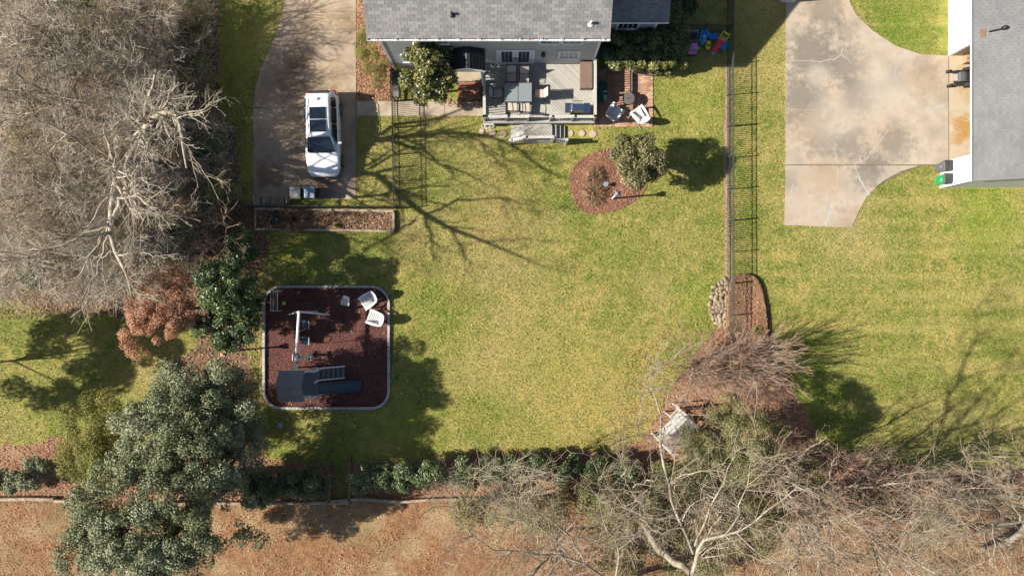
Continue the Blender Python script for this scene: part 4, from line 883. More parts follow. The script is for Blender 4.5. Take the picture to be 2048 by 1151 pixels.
# ---------------------------------------------------------------- patio things
def adirondack(name, label, loc, rz, s=1.0, group='white slatted adirondack chairs', m=M_WHITE):
    t = thing(name, label, 'chair', loc, rz, group)     # faces +Y
    def B(n_, mb): return mb.build(n_, m, t, local=True)
    for i in range(6):
        y = .36 - i * .095; z = .37 - i * .028; B('seat_slat', MB().box((0, y * s, z * s), (.54 * s, .083 * s, .02 * s), rx=R(14)))
    for i in range(7):
        x = (-3 + i) * .078; top = .98 - .018 * (abs(i - 3)) ** 2; y0, z0 = -.20, .22; y1, z1 = -.20 - (top - .22) * .5, top; sp = 1.12
        vs = [((x - .035) * s, y0 * s, z0 * s), ((x + .035) * s, y0 * s, z0 * s), ((x * sp + .039) * s, y1 * s, z1 * s), ((x * sp - .039) * s, y1 * s, z1 * s)]
        B('back_slat', MB().hull(vs, [(a, b + .018 * s, c + .01 * s) for a, b, c in vs]))
    for sx in (-1, 1):
        B('arm', MB().prism([(sx * .27 * s, -.33 * s), (sx * .36 * s, -.36 * s), (sx * .42 * s, .10 * s), (sx * .41 * s, .42 * s), (sx * .29 * s, .42 * s)], .53 * s, .555 * s))
        B('leg', MB().box((sx * .30 * s, .36 * s, .26 * s), (.03 * s, .09 * s, .53 * s)))
        B('leg', MB().hull([(sx * .285 * s - .012, -.62 * s, 0), (sx * .285 * s + .012, -.62 * s, 0), (sx * .285 * s + .012, -.52 * s, 0), (sx * .285 * s - .012, -.52 * s, 0)], [(sx * .285 * s - .012, .30 * s, .30 * s), (sx * .285 * s + .012, .30 * s, .30 * s), (sx * .285 * s + .012, .34 * s, .38 * s), (sx * .285 * s - .012, .34 * s, .38 * s)]))
    B('back_rail', MB().box((0, -.40 * s, .60 * s), (.62 * s, .04 * s, .07 * s)))
    B('stretcher', MB().box((0, .42 * s, .33 * s), (.60 * s, .022 * s, .10 * s)))
    return t
def CL(px, py, z=.4): x, y, _ = W(px, py, z); return x, y
ac = adirondack('adirondack_chair', 'white adirondack chair in shade on the brick patio, nearest the deck rail', (*CL(1228, 226), .055), R(-40))
for lb, p, z, rz in (('white adirondack chair in full sun at the lower right corner of the brick patio', CL(1279, 231), .055, 35), ('white adirondack chair in the top corner of the play area mulch', CL(737, 600), .02, 125), ('white adirondack chair by the right-hand border of the play area, just below another', CL(751, 636), .02, 70)):
    dup(ac, (*p, z), R(rz), lb)
adirondack('kid_chair', 'tiny white child-size slatted chair alone on the shaded play mulch', (*CL(692, 602, .2), .02), R(170), .55, None)
ft = thing('fire_table', 'round dark-topped fire table between the chairs on the brick patio', 'fire table', (*CL(1257, 197, .62), .055))
MB().lathe((0, 0, 0), [(.22, 0), (.24, .05), (.18, .1), (.16, .50), (.25, .56)], 18).build('pedestal', M_DARK, ft, local=True)
MB().lathe((0, 0, 0), [(.33, .56), (.335, .60), (.325, .62)], 28).build('table_top', M_TAB, ft, local=True)
MB().bb(-.325, .325, -.006, .006, .62, .626).build('seam', M_DARK, ft, local=True); MB().lathe((0, 0, 0), [(.03, .62), (.025, .65)], 8).build('knob', M_DARK, ft, local=True)
gbn = thing('green_tub', 'dark green rounded plastic tub on the patio beside the deck railing', 'tub', (*CL(1204, 184, .4), .055))
pr = rrect(-.26, -.55, .26, .55, .2, 5); MB().hull([(x * .85, y * .85, 0) for x, y in pr], [(x, y, .50) for x, y in pr]).build('body', M_DGREEN, gbn, local=True)
MB().prism([(x * 1.04, y * 1.03) for x, y in pr], .50, .54).build('rim', M_DGREEN, gbn, local=True); MB().prism([(x * .8, y * .86) for x, y in pr], .54, .56).build('lid', M_DGREEN, gbn, local=True)
lw = thing('low_wall', 'low narrow white-capped wall standing across the brick patio', 'low wall', (*CL(1262, 168, .3), .0))
MB().bb(-.04, .04, -.95, .95, .055, .30).build('panel', M_BRICKD, lw, local=True); MB().bb(-.055, .055, -.97, .97, .301, .33).build('cap', M_DECKF, lw, local=True)
# rack by the walkway fence
rk = thing('garden_rack', 'black metal rack with a glass lower tray beside the fence at the walkway', 'rack', (*CL(794, 172, .4), 0))
r_ = MB()
for x in (-.27, .27):
    for y in (-.75, .75): r_.bb(x - .02, x + .02, y - .02, y + .02, 0, .9)
for y in (-.75, 0, .75): r_.bb(-.25, .25, y - .018, y + .018, .86, .90)
for x in (-.27, .27): r_.bb(x - .018, x + .018, -.73, .73, .861, .90)
r_.build('frame', M_DARK, rk, local=True); MB().bb(-.24, .24, .03, .72, .5, .86).build('cabinet', M_BINK, rk, local=True); MB().bb(-.02, .2, -.70, -.05, .55, .57).build('tray', M_TGLASS, rk, local=True); MB().bb(-.23, -.03, -.70, -.05, .40, .42).build('shelf', M_BROWNB, rk, local=True)

# ---------------------------------------------------------------- car
cr = thing('parked_car', 'white suv with dark panoramic sunroof parked on the left-hand driveway', 'car', (-10.33, 8.42, .03), R(1.5))
def loft(sts, ringf, name, m, sub=1):
    mb = MB(); n = None; vs = []
    for s_ in sts: r_ = ringf(*s_); n = len(r_); vs += r_
    fs = []
    for i in range(len(sts) - 1):
        for k in range(n): fs.append((i * n + k, (i + 1) * n + k, (i + 1) * n + (k + 1) % n, i * n + (k + 1) % n))
    fs += [tuple(range(n)), tuple((len(sts) - 1) * n + k for k in range(n - 1, -1, -1))]
    return mb.add(vs, fs).build(name, m, cr, local=True, smooth=True, subsurf=sub)
def ring(y, w_, zb, zc): return [(-w_ * .9, y, .24), (w_ * .9, y, .24), (w_, y, .42), (w_, y, .72), (w_ * .985, y, zb), (w_ * .86, y, zc - .02), (w_ * .35, y, zc), (-w_ * .35, y, zc), (-w_ * .86, y, zc - .02), (-w_ * .985, y, zb), (-w_, y, .72), (-w_, y, .42)]
loft([(-2.36, .56, .58, .64), (-2.30, .70, .70, .76), (-2.12, .84, .80, .87), (-1.8, .91, .86, .94), (-1.4, .935, .90, 1.0), (-.95, .94, .93, 1.04), (0, .94, .95, 1.06), (1.0, .94, .97, 1.07), (1.8, .93, .97, 1.06), (2.15, .88, .95, 1.03), (2.29, .80, .9, .97), (2.37, .66, .8, .85)], ring, 'body', M_CAR, 2)
def gring(y, w0, w1, z0, z1): return [(-w0, y, z0), (w0, y, z0), (w1, y, z1 - .05), (w1 * .88, y, z1), (-w1 * .88, y, z1), (-w1, y, z1 - .05)]
loft([(-1.08, .80, .76, .98, 1.03), (-.72, .83, .70, 1.0, 1.30), (-.34, .84, .66, 1.0, 1.54), (.2, .84, .66, 1.0, 1.64), (1.0, .84, .65, 1.0, 1.65), (1.75, .82, .62, 1.0, 1.58), (2.02, .80, .62, 1.0, 1.50), (2.2, .78, .70, .98, 1.12)], gring, 'cabin', M_CAR, 2)
def panel(name, pts, m, lift=.012):
    P_ = [Vector(p) for p in pts]; n = (P_[1] - P_[0]).cross(P_[2] - P_[0]).normalized(); c = sum(P_, Vector()) / len(P_)
    if n.dot(c - Vector((0, c.y * .6, .8))) < 0: n = -n
    return MB().hull([p - n * .01 for p in P_], [p + n * lift for p in P_]).build(name, m, cr, local=True)
panel('windshield', [(-.76, -1.06, 1.06), (-.4, -1.13, 1.06), (.4, -1.13, 1.06), (.76, -1.06, 1.06), (.60, -.38, 1.545), (-.60, -.38, 1.545)], M_CARGL, .02)
panel('rear_window', [(-.66, 2.21, 1.13), (.66, 2.21, 1.13), (.54, 2.04, 1.49), (-.54, 2.04, 1.49)], M_CARGL, .02)
for s_ in (-1, 1):
    panel('side_window', [(s_ * .845, -.62, 1.06), (s_ * .85, .35, 1.06), (s_ * .69, .30, 1.56), (s_ * .70, -.22, 1.52)], M_CARGL, .03)
    panel('side_window', [(s_ * .85, .42, 1.06), (s_ * .84, 1.25, 1.06), (s_ * .68, 1.15, 1.56), (s_ * .69, .37, 1.57)], M_CARGL, .03)
    panel('side_window', [(s_ * .84, 1.32, 1.06), (s_ * .81, 1.85, 1.08), (s_ * .67, 1.72, 1.50), (s_ * .68, 1.22, 1.54)], M_CARGL, .03)
    mi = MB().box((s_ * 1.03, -.62, 1.10), (.20, .12, .14)).build('mirror', M_CAR, cr, local=True, bevel=.03)
    MB().hull([(s_ * .60, -2.30, .66), (s_ * .82, -2.10, .68), (s_ * .87, -1.85, .80), (s_ * .70, -2.15, .78)], [(s_ * .61, -2.31, .72), (s_ * .84, -2.11, .74), (s_ * .88, -1.85, .86), (s_ * .70, -2.14, .84)]).build('headlight', M_CHROME, cr, local=True)
    MB().hull([(s_ * .88, 1.98, .86), (s_ * .90, 2.04, .82), (s_ * .80, 2.31, .82), (s_ * .55, 2.385, .86)], [(s_ * .87, 1.98, .99), (s_ * .875, 2.08, .985), (s_ * .77, 2.27, .96), (s_ * .55, 2.345, .95)]).build('tail_light', M_RED, cr, local=True)
    MB().tube([(s_ * .62, -.1, 1.64), (s_ * .63, .2, 1.69), (s_ * .61, 1.5, 1.68), (s_ * .59, 1.75, 1.6)], .018, 6).build('roof_rail', M_CHROME, cr, local=True)
    for yy in (.05, .98): MB().box((s_ * .95, yy, .90), (.03, .16, .03)).build('door_handle', M_CHROME, cr, local=True)
    for yy in (-1.45, 1.38):
        MB().tube([(s_ * .74, yy, .345), (s_ * .965, yy, .345)], .345, 24).build('wheel', M_TYRE, cr, local=True)
        wv = cr.children[-1]; rm = MB().tube([(s_ * .93, yy, .345), (s_ * .972, yy, .345)], .235, 16).build('rim', M_STEEL, wv)
        rm.location = (0, 0, 0); rm.data.transform(Matrix.Translation(ORG[wv.name]))
panel('sunroof', [(-.43, -.12, 1.655), (.43, -.12, 1.655), (.43, .53, 1.672), (-.43, .53, 1.672)], M_CARGL, .01); panel('sunroof', [(-.43, .56, 1.673), (.43, .56, 1.673), (.42, 1.20, 1.665), (-.42, 1.20, 1.665)], M_CARGL, .01)
MB().hull([(-.60, 1.98, 1.50), (.60, 1.98, 1.50), (.57, 2.14, 1.47), (-.57, 2.14, 1.47)], [(-.60, 1.98, 1.54), (.60, 1.98, 1.54), (.56, 2.14, 1.50), (-.56, 2.14, 1.50)]).build('spoiler', M_BINK, cr, local=True)
MB().hull([(-.02, 1.55, 1.63), (.02, 1.55, 1.63), (.02, 1.72, 1.60), (-.02, 1.72, 1.60)], [(0, 1.66, 1.71), (.004, 1.66, 1.71), (.004, 1.72, 1.68), (0, 1.72, 1.68)]).build('antenna', M_DARK, cr, local=True)
MB().hull([(-.50, -2.385, .38), (.50, -2.385, .38), (.50, -2.34, .36), (-.50, -2.34, .36)], [(-.52, -2.385, .60), (.52, -2.385, .60), (.52, -2.30, .62), (-.52, -2.30, .62)]).build('grille', M_DARK, cr, local=True)
for xx in (-.55, .55): MB().tube([(xx, -1.12, 1.04), (xx - .35, -1.08, 1.08)], .01, 5).build('wiper', M_DARK, cr, local=True)

# ---------------------------------------------------------------- wheelie bins
def bin_(label, px, py, rz, body, lid, s=1.0):
    t = thing('wheelie_bin', label, 'bin', (*CL(px, py, .55), .03), rz, None)     # front towards -X local, hinge and wheels at +X
    MB().hull([(-.22, -.22, .04), (.20, -.22, .04), (.20, .22, .04), (-.22, .22, .04)], [(-.32, -.28, .98), (.28, -.28, .98), (.28, .28, .98), (-.32, .28, .98)]).build('body', body, t, local=True, bevel=.02)
    l_ = MB().hull([(-.35, -.30, .985), (.30, -.30, .985), (.30, .30, .985), (-.35, .30, .985)], [(-.30, -.26, 1.05), (.28, -.27, 1.09), (.28, .27, 1.09), (-.30, .26, 1.05)]).build('lid', lid, t, local=True, bevel=.015)
    MB().tube([(.36, -.24, 1.02), (.36, .24, 1.02)], .018, 6).bb(.28, .37, -.25, -.21, .98, 1.03).bb(.28, .37, .21, .25, .98, 1.03).build('handle', lid, t, local=True)
    for sy in (-1, 1): MB().tube([(.26, sy * .22, .12), (.26, sy * .27, .12)], .12, 12).build('wheel', M_TYRE, t, local=True)
    return t
b1 = bin_('dark grey wheelie bin with black lid at the garage corner on the concrete edge', 1889, 334, R(2), M_BINGY, M_BINK)
b2 = bin_('bright green wheelie bin with black lid at the garage corner on the grass', 1889, 360, R(-1), M_BING, M_BINK)
MB().add([(-.292, -.10, .62), (-.292, .05, .62), (-.30, .05, .78), (-.30, -.10, .78)], [(0, 1, 2, 3), (3, 2, 1, 0)]).build('label', M_WHITE, b2, local=True)
MB().add([(-.292, -.06, .62), (-.292, .06, .62), (-.30, .06, .74), (-.30, -.06, .74)], [(0, 1, 2, 3), (3, 2, 1, 0)]).build('label', M_SLING, b1, local=True)
bin_('dark green wheelie bin with weathered grey lid at the foot of the driveway', 596, 387, R(90), M_BINDG, mat('lid_weathered', (.13, .12, .125), (.2, .19, .19), 3, .5))
bin_('wheelie bin with pale blue-grey lid at the foot of the driveway', 624, 386, R(90), M_BINDG, M_BINBL)

# ---------------------------------------------------------------- firewood, pot, planter odds
fw = thing('firewood_stack', 'row of split firewood logs laid on end-to-end bearers by the driveway foot', 'firewood', (*W(540, 402)[:2], 0))
for i in range(17):
    x, y, _ = W(511 + i * 4.2, 402); g_ = random.Random(i); r_ = g_.uniform(.045, .075); L = g_.uniform(.38, .52); a = g_.uniform(-.12, .12); zz = .2 + g_.uniform(-.03, .08)
    MB().tube([(x - a * .2, y - L / 2, zz), (x + a * .2, y + L / 2, zz + g_.uniform(-.02, .02))], r_, 6).build('log', (M_BROWNB, M_WOOD, M_BARK)[g_.randrange(3)], fw)
    if i % 2: MB().tube([(x + .05, y - L / 2.3, zz - .13), (x + .05, y + L / 2.3, zz - .13)], .07, 6).build('log', M_BROWNB, fw)
q = XY([(508, 397), (578, 397), (508, 409), (578, 409)]); beam(fw, q[0], q[1], .05, 0, .08, M_BROWNB, 'bearer'); beam(fw, q[2], q[3], .05, 0, .08, M_BROWNB, 'bearer'); MB().bb(*[q[1][0] - .03, q[1][0] + .03, q[3][1], q[1][1]], 0, .45).build('end_post', M_WOOD, fw)
kg = thing('kettle_grill', 'round black kettle grill in the planter strip', 'grill', (*CL(547, 437, .6), .1))
MB().lathe((0, 0, 0), [(.10, .32), (.24, .40), (.29, .52), (.29, .56)], 18).build('bowl', M_BINK, kg, local=True); MB().lathe((0, 0, 0), [(.30, .56), (.29, .62), (.20, .74), (.06, .79), (.03, .80)], 18).build('lid', mat('enamel', (.015, .016, .02), rough=.12), kg, local=True)
for k in range(3): a = 2 * math.pi * k / 3; MB().tube([(.22 * math.cos(a), .22 * math.sin(a), .40), (.33 * math.cos(a), .33 * math.sin(a), 0)], .014, 5).build('leg', M_DARK, kg, local=True)
MB().tube([(-.05, 0, .80), (-.05, 0, .84), (.05, 0, .84), (.05, 0, .80)], .012, 5).build('handle', M_CHROME, kg, local=True); MB().bb(.30, .48, -.16, .16, .54, .56).build('shelf', M_DARK, kg, local=True)
bk = thing('clay_block', 'small rectangular clay block lying near the lower timber of the planter strip', 'block', (*CL(592, 452, .1), .1)); MB().bb(-.2, .2, -.06, .06, 0, .1).build('block_body', M_BRICKD, bk, local=True)

# ---------------------------------------------------------------- play equipment
sw = thing('swing_set', 'white swing frame with grey-roofed climbing tower, steps and slide on red mulch', 'swing set', (-11.2, -3, 0))
BZ = 2.3; B0 = W(598, 622, BZ); B1 = W(590.5, 742, BZ)
MB().tube([B0, B1], .075, 8).build('beam', M_PLAYW, sw)
for px in (577, 658): q = W(px, 627, 0.02); MB().tube([(B0[0], B0[1] - .03, BZ + .02), (q[0], q[1] - .05, 0)], .045, 6).build('leg', M_PLAYW, sw)
MB().box((B0[0] + .05, B0[1] - .06, 1.2), (1.25, .05, .09)).build('cross_bar', M_PLAYW, sw)
def bx_at(t): return (B0[0] + (B1[0] - B0[0]) * t, B0[1] + (B1[1] - B0[1]) * t)
for yy in (649, 681):
    q = W(611, yy, .5); by = q[1]
    s_ = MB().hull([(q[0] - .16, by - .22, .46), (q[0] + .16, by - .22, .46), (q[0] + .16, by + .22, .46), (q[0] - .16, by + .22, .46)], [(q[0] - .18, by - .24, .52), (q[0] + .18, by - .2, .52), (q[0] + .18, by + .2, .52), (q[0] - .18, by + .24, .52)]).build('swing_seat', M_SLIDE, sw)
    MB().tube([(q[0] + .17, by - .22, .54), (q[0] + .26, by - .12, .74), (q[0] + .26, by + .12, .74), (q[0] + .17, by + .22, .54)], .02, 6).build('seat_rim', M_PLAYW, s_)
    bxx = bx_at((by - B0[1]) / (B1[1] - B0[1]))[0]
    for sy in (-1, 1): MB().tube([(bxx, by + sy * .26, BZ), (q[0], by + sy * .24, .5)], .009, 5).build('rope', M_PLAYW, sw)
q = W(607, 713, .6); bxx = bx_at((q[1] - B0[1]) / (B1[1] - B0[1]))[0]
gs = MB().bb(q[0] - .42, q[0] + .42, q[1] - .06, q[1] + .06, .55, .60).build('glider', M_SLIDE, sw)
for sx in (-1, 1): MB().box((q[0] + sx * .38, q[1], .66), (.20, .36, .035)).build('glider_seat', M_SLIDE, gs); MB().tube([(q[0] + sx * .50, q[1] - .17, .60), (q[0] + sx * .50, q[1] - .17, .92), (q[0] + sx * .50, q[1] + .17, .92), (q[0] + sx * .50, q[1] + .17, .60)], .016, 5).build('glider_handle', M_PLAYW, gs)
for sx in (-1, 1):
    for sy in (-1, 1): MB().tube([(bxx, q[1] + sy * .14, BZ), (q[0] + sx * .22, q[1] + sy * .1, .6)], .008, 5).build('glider_bar', M_PLAYW, sw)
for yy in (708, 724): c = W(593, yy, BZ); MB().box((c[0], c[1], BZ), (.26, .07, .18)).build('bracket', M_SLATE, sw)
# tower
tx0, tx1, ty0, ty1 = -11.92, -10.82, -5.80, -4.42; PZ = 1.25
for x in (tx0, tx1 - .05, -10.45):
    for y in (ty0, ty1): MB().bb(x - .04, x + .04, y - .04, y + .04, 0, 2.35 if x < -10.7 else 2.0).build('tower_post', M_PLAYW, sw)
MB().bb(tx0, -10.42, ty0, ty1, PZ - .06, PZ).build('platform', M_SLATE, sw)
rz_, ze_ = 2.95, 2.42; ym = (ty0 + ty1) / 2 + .02
for s_, yy in ((-1, ty0 - .12), (1, ty1 + .12)):
    MB().hull([(tx0 - .22, yy, ze_), (tx1 + .02, yy, ze_), (tx1 + .02, ym, rz_), (tx0 - .22, ym, rz_)], [(tx0 - .22, yy, ze_ + .03), (tx1 + .02, yy, ze_ + .03), (tx1 + .02, ym, rz_ + .03), (tx0 - .22, ym, rz_ + .03)]).build('canopy', mat('grey_canvas', (.20, .205, .21), (.17, .175, .18), 2, .8), sw)
for y in (ty0, ty1):
    MB().bb(tx0, -10.44, y - .025, y + .025, PZ + .62, PZ + .70).bb(tx0, -10.44, y - .025, y + .025, PZ + .08, PZ + .15).build('rail', M_PLAYW, sw)
    for k in range(6): x = tx0 + .1 + k * .23; MB().bb(x - .035, x + .035, y - .012, y + .012, PZ + .10, PZ + .66).build('picket', M_PLAYW, sw)
MB().bb(-10.47, -10.42, -5.03, -4.98, PZ, PZ + .7).build('gate_rail', M_PLAYW, sw)
sx0 = W(632, 753, PZ)[0]; sx1 = W(690, 753, .05)[0]; n_ = 6
for y in (-4.98, -4.34): MB().hull([(sx0, y - .03, PZ - .10), (sx1, y - .03, 0), (sx1, y + .03, 0), (sx0, y + .03, PZ - .1)], [(sx0, y - .03, PZ + .12), (sx1, y - .03, .16), (sx1, y + .03, .16), (sx0, y + .03, PZ + .12)]).build('stringer', M_PLAYW, sw)
for i in range(n_):
    f_ = (i + .5) / n_; x = sx0 + (sx1 - sx0) * f_; z = PZ * (1 - f_) + .02; MB().bb(x - .09, x + .09, -4.95, -4.37, z - .03, z).build('step', M_SLATE, sw)
a0 = W(638, 777, PZ); a1 = W(722, 777, .15); sec = [(-.30, .16), (-.26, .16), (-.22, .02), (.22, .02), (.26, .16), (.30, .16), (.30, .12), (.24, -.03), (-.24, -.03), (-.30, .12)]
st_ = []; N_ = 12
for i in range(N_ + 1):
    t = i / N_; zz = PZ * (1 - t) ** 1.0 + (.02 if t < 1 else .05) + .10 * math.sin(math.pi * t) * -1 + .12 * (t > .9); zz = PZ * (1 - t) - .10 * math.sin(math.pi * t) + .17 * t; st_.append([(a0[0] + (a1[0] - a0[0]) * t, -5.40 + s_, zz + h) for s_, h in sec])
mb = MB(); nn = len(sec); mb.add([v for s_ in st_ for v in s_], [(i * nn + k, i * nn + (k + 1) % nn, (i + 1) * nn + (k + 1) % nn, (i + 1) * nn + k) for i in range(N_) for k in range(nn)] + [tuple(range(nn)), tuple(N_ * nn + k for k in range(nn - 1, -1, -1))]).build('slide', M_SLIDE, sw, smooth=False)
# goal and ball
gq = W(552, 601, .4); sg = thing('soccer_goal', 'small white-framed net goal in the upper corner of the play area', 'goal', (gq[0], gq[1], .02))
mb = MB(); gw, gh, gd = .55, .75, .45
for sy in (-1, 1): mb.tube([(gd / 2, sy * gw, 0), (gd / 2 - .02, sy * gw, gh), (-gd / 2, sy * gw, gh * .75), (-gd / 2 - .05, sy * gw, 0)], .018, 6)
mb.tube([(gd / 2 - .02, -gw, gh), (gd / 2 - .02, gw, gh)], .02, 6).tube([(-gd / 2 - .05, -gw, .02), (-gd / 2 - .05, gw, .02)], .016, 6).tube([(-gd / 2, -gw, gh * .75), (-gd / 2, gw, gh * .75)], .016, 6).build('frame', M_WHITE, sg, local=True)
mb = MB()
for k in range(19): y = -gw + 2 * gw * k / 18; mb.tube([(gd / 2 - .02, y, gh), (-gd / 2, y, gh * .75), (-gd / 2 - .05, y, 0)], .003, 3)
for k in range(6): x = -gd / 2 + gd * k / 6; mb.tube([(x, -gw, gh * (.75 + .25 * k / 6)), (x, gw, gh * (.75 + .25 * k / 6))], .003, 3)
mb.build('net', M_NET, sg, local=True)
bq = W(568, 606, .1); mb = MB().lathe((0, 0, 0), [(.11 * math.sin(math.pi * k / 10) + .001, .11 - .11 * math.cos(math.pi * k / 10)) for k in range(11)], 16)
o = mb.build('ball', mat('lime_ball', (.35, .55, .05), rough=.5), None, smooth=True); o.location = (bq[0], bq[1], .02); prop(o, 'bright lime green ball on the mulch in front of the small goal', 'ball')

# ---------------------------------------------------------------- toys by the cross fence
def toyloc(px, py, z=.3): x, y, _ = W(px, py, z); return (x, y, 0)
t = thing('water_table', 'blue kidney-shaped toy water table among the plastic toys', 'toy', toyloc(1406, 76), R(-12))
o1 = [(.20 * math.cos(a) , .42 * math.sin(a) + .0) for a in [2 * math.pi * k / 20 for k in range(20)]]; o1 = [(x * (1 + .35 * (y > .1)) + .03 * math.sin(y * 8), y) for x, y in o1]
MB().prism(o1, .42, .50).build('basin', M_CYAN, t, local=True); MB().prism([(x * .8, y * .86) for x, y in o1], .50, .505).build('water', M_BLUE, t, local=True)
for x, y in ((-.15, .3), (.15, .3), (-.1, -.3), (.1, -.3)): MB().bb(x - .03, x + .03, y - .03, y + .03, 0, .42).build('leg', M_BLUE, t, local=True)
MB().lathe((.0, .0, .505), [(.08, 0), (.05, .1), (.02, .12)], 8).build('spout', M_WHITE, t, local=True); MB().lathe((.05, -.22, .505), [(.05, 0), (.04, .05)], 8).build('wheel', M_YEL, t, local=True)
t = thing('toy_bench', 'long blue plastic toy bench behind the yellow toy truck', 'toy', toyloc(1427, 73)); MB().bb(-.26, .26, -.16, .16, .26, .32).build('seat', M_BLUE, t, local=True, bevel=.01); MB().bb(-.25, -.2, -.15, .15, 0, .26).bb(.2, .25, -.15, .15, 0, .26).build('leg', M_BLUE, t, local=True)
t = thing('toy_truck', 'yellow plastic ride-on toy truck between the blue and red toys', 'toy', toyloc(1417, 89), R(-4)); MB().bb(-.14, .14, -.24, .24, .12, .26).build('body', M_YEL, t, local=True, bevel=.03); MB().bb(-.12, .12, -.02, .18, .262, .36).build('cab', M_YEL, t, local=True, bevel=.03); MB().bb(-.10, .10, -.05, -.022, .27, .33).build('windscreen', M_DARK, t, local=True)
for x in (-.14, .14):
    for y in (-.15, .15): MB().tube([(x - .02, y, .09), (x + .02, y, .09)], .09, 10).build('wheel', M_TYRE, t, local=True)
t = thing('toy_slide', 'red and lime toddler slide with an orange platform near the fence corner', 'toy', toyloc(1441, 84), R(-32))
MB().bb(-.17, .17, .04, .30, .42, .46).build('platform', M_ORG, t, local=True); mb = MB()
for x in (-.2, .2): mb.hull([(x - .02, .02, 0), (x + .02, .02, 0), (x + .02, .42, 0), (x - .02, .42, 0)], [(x - .02, .06, .72), (x + .02, .06, .72), (x + .02, .36, .72), (x - .02, .36, .72)])
mb.bb(-.22, .22, .40, .45, .5, .7).build('side_panel', M_LIME, t, local=True); MB().hull([(-.15, -.58, .05), (.15, -.58, .05), (.15, .04, .42), (-.15, .04, .42)], [(-.15, -.58, .09), (.15, -.58, .09), (.15, .04, .46), (-.15, .04, .46)]).build('slide_bed', M_TRED, t, local=True)
MB().hull([(-.10, -.70, 0), (.10, -.70, 0), (.12, -.59, .0), (-.12, -.59, 0)], [(-.10, -.70, .05), (.10, -.70, .05), (.12, -.59, .09), (-.12, -.59, .09)]).build('slide_foot', M_CYAN, t, local=True)
t = thing('toy_table', 'small blue toy table at the fence end of the row of toys', 'toy', toyloc(1450, 90), R(-32)); MB().bb(-.16, .16, -.22, .22, .24, .30).build('top', M_BLUE, t, local=True, bevel=.01); MB().bb(-.18, .18, .225, .25, .22, .33).build('end_board', M_CYAN, t, local=True); MB().bb(-.18, .18, -.25, -.225, .22, .33).build('end_board', M_CYAN, t, local=True); MB().bb(-.02, .02, -.22, .22, .302, .32).build('divider', M_CYAN, t, local=True); MB().bb(-.14, -.1, -.2, .2, 0, .24).bb(.1, .14, -.2, .2, 0, .24).build('leg', M_BLUE, t, local=True)
t = thing('toy_car', 'pink toy car roof with a cut-out window beside the dark shrubs', 'toy', toyloc(1384, 97)); MB().bb(-.24, .24, -.30, .28, .14, .42).build('body', M_PINKT, t, local=True, bevel=.05); MB().bb(-.20, .20, -.18, .16, .66, .70).build('roof', M_PINKT, t, local=True, bevel=.02)
for x in (-.18, .18):
    for y in (-.16, .14): MB().bb(x - .02, x + .02, y - .02, y + .02, .42, .66).build('pillar', M_PINKT, t, local=True)
MB().bb(-.22, .22, -.36, -.305, .12, .2).build('bumper', M_DGREEN, t, local=True)
t = thing('toy_kitchen', 'dark toy play stand with a white scalloped top above the pink toy', 'toy', toyloc(1385, 75)); MB().bb(-.26, .26, -.30, .26, 0, .5).build('body', M_CHEST, t, local=True); MB().bb(-.20, .20, -.2, .16, .502, .52).build('top', M_DARK, t, local=True)
for k in range(6): MB().box((-.24 + k * .096, .28, .56), (.07, .03, .08)).build('trim_piece', M_WHITE, t, local=True)
t = thing('toy_bucket', 'small lime green toy bucket below the blue water table', 'toy', toyloc(1398, 94)); MB().lathe((0, 0, 0), [(.07, 0), (.10, .14), (.085, .15)], 10).build('pail', M_LIME, t, local=True)

# ---------------------------------------------------------------- mower, box, poles, others on the right
mw = thing('riding_mower', 'black zero-turn riding mower sticking out of the garage doorway', 'mower', (*CL(1927, 153, .5), .04), R(3))    # front towards -X
MB().bb(-.22, .55, -.26, .26, .28, .52).build('body', M_BINGY, mw, local=True, bevel=.04); MB().prism([(-.30, -.42), (.30, -.42), (.36, 0), (.30, .42), (-.30, .42), (-.36, 0)], .12, .26).build('mower_deck', M_BINK, mw, local=True)
MB().bb(.0, .38, -.22, .22, .53, .64).build('seat', M_BINK, mw, local=True, bevel=.04); MB().hull([(.36, -.2, .60), (.44, -.2, .60), (.44, .2, .60), (.36, .2, .60)], [(.44, -.18, 1.0), (.50, -.18, 1.0), (.50, .18, 1.0), (.44, .18, 1.0)]).build('backrest', M_BINK, mw, local=True)
MB().box((-.42, 0, .34), (.34, .38, .04)).build('footrest', mat('dusty_plate', (.42, .36, .33), rough=.7), mw, local=True)
for s_ in (-1, 1):
    MB().tube([(.40, s_ * .34, .26), (.40, s_ * .52, .26)], .26, 14).build('wheel', M_TYRE, mw, local=True); MB().tube([(-.58, s_ * .34, .15), (-.58, s_ * .46, .15)], .15, 12).build('wheel', M_TYRE, mw, local=True)
    MB().tube([(-.2, s_ * .25, .3), (-.58, s_ * .33, .22), (-.58, s_ * .40, .16)], .025, 6).build('axle_arm', M_BINK, mw, local=True); MB().tube([(.05, s_ * .32, .4), (-.02, s_ * .32, .85), (-.08, s_ * .12, .95)], .016, 6).build('lever', M_DARK, mw, local=True)
MB().bb(.58, 1.0, -.30, .30, .3, .62).build('engine', M_DGREEN, mw, local=True, bevel=.03)
cb = thing('cardboard_box', 'brown cardboard box on the floor just inside the garage doorway', 'box', (*CL(1937, 119, .3), .04)); MB().bb(-.22, .28, -.2, .2, 0, .45).build('carton', mat('cardboard', (.34, .22, .13), rough=.9), cb, local=True); MB().bb(-.22, .28, -.03, .03, .452, .455).build('tape', M_RUSTW, cb, local=True)
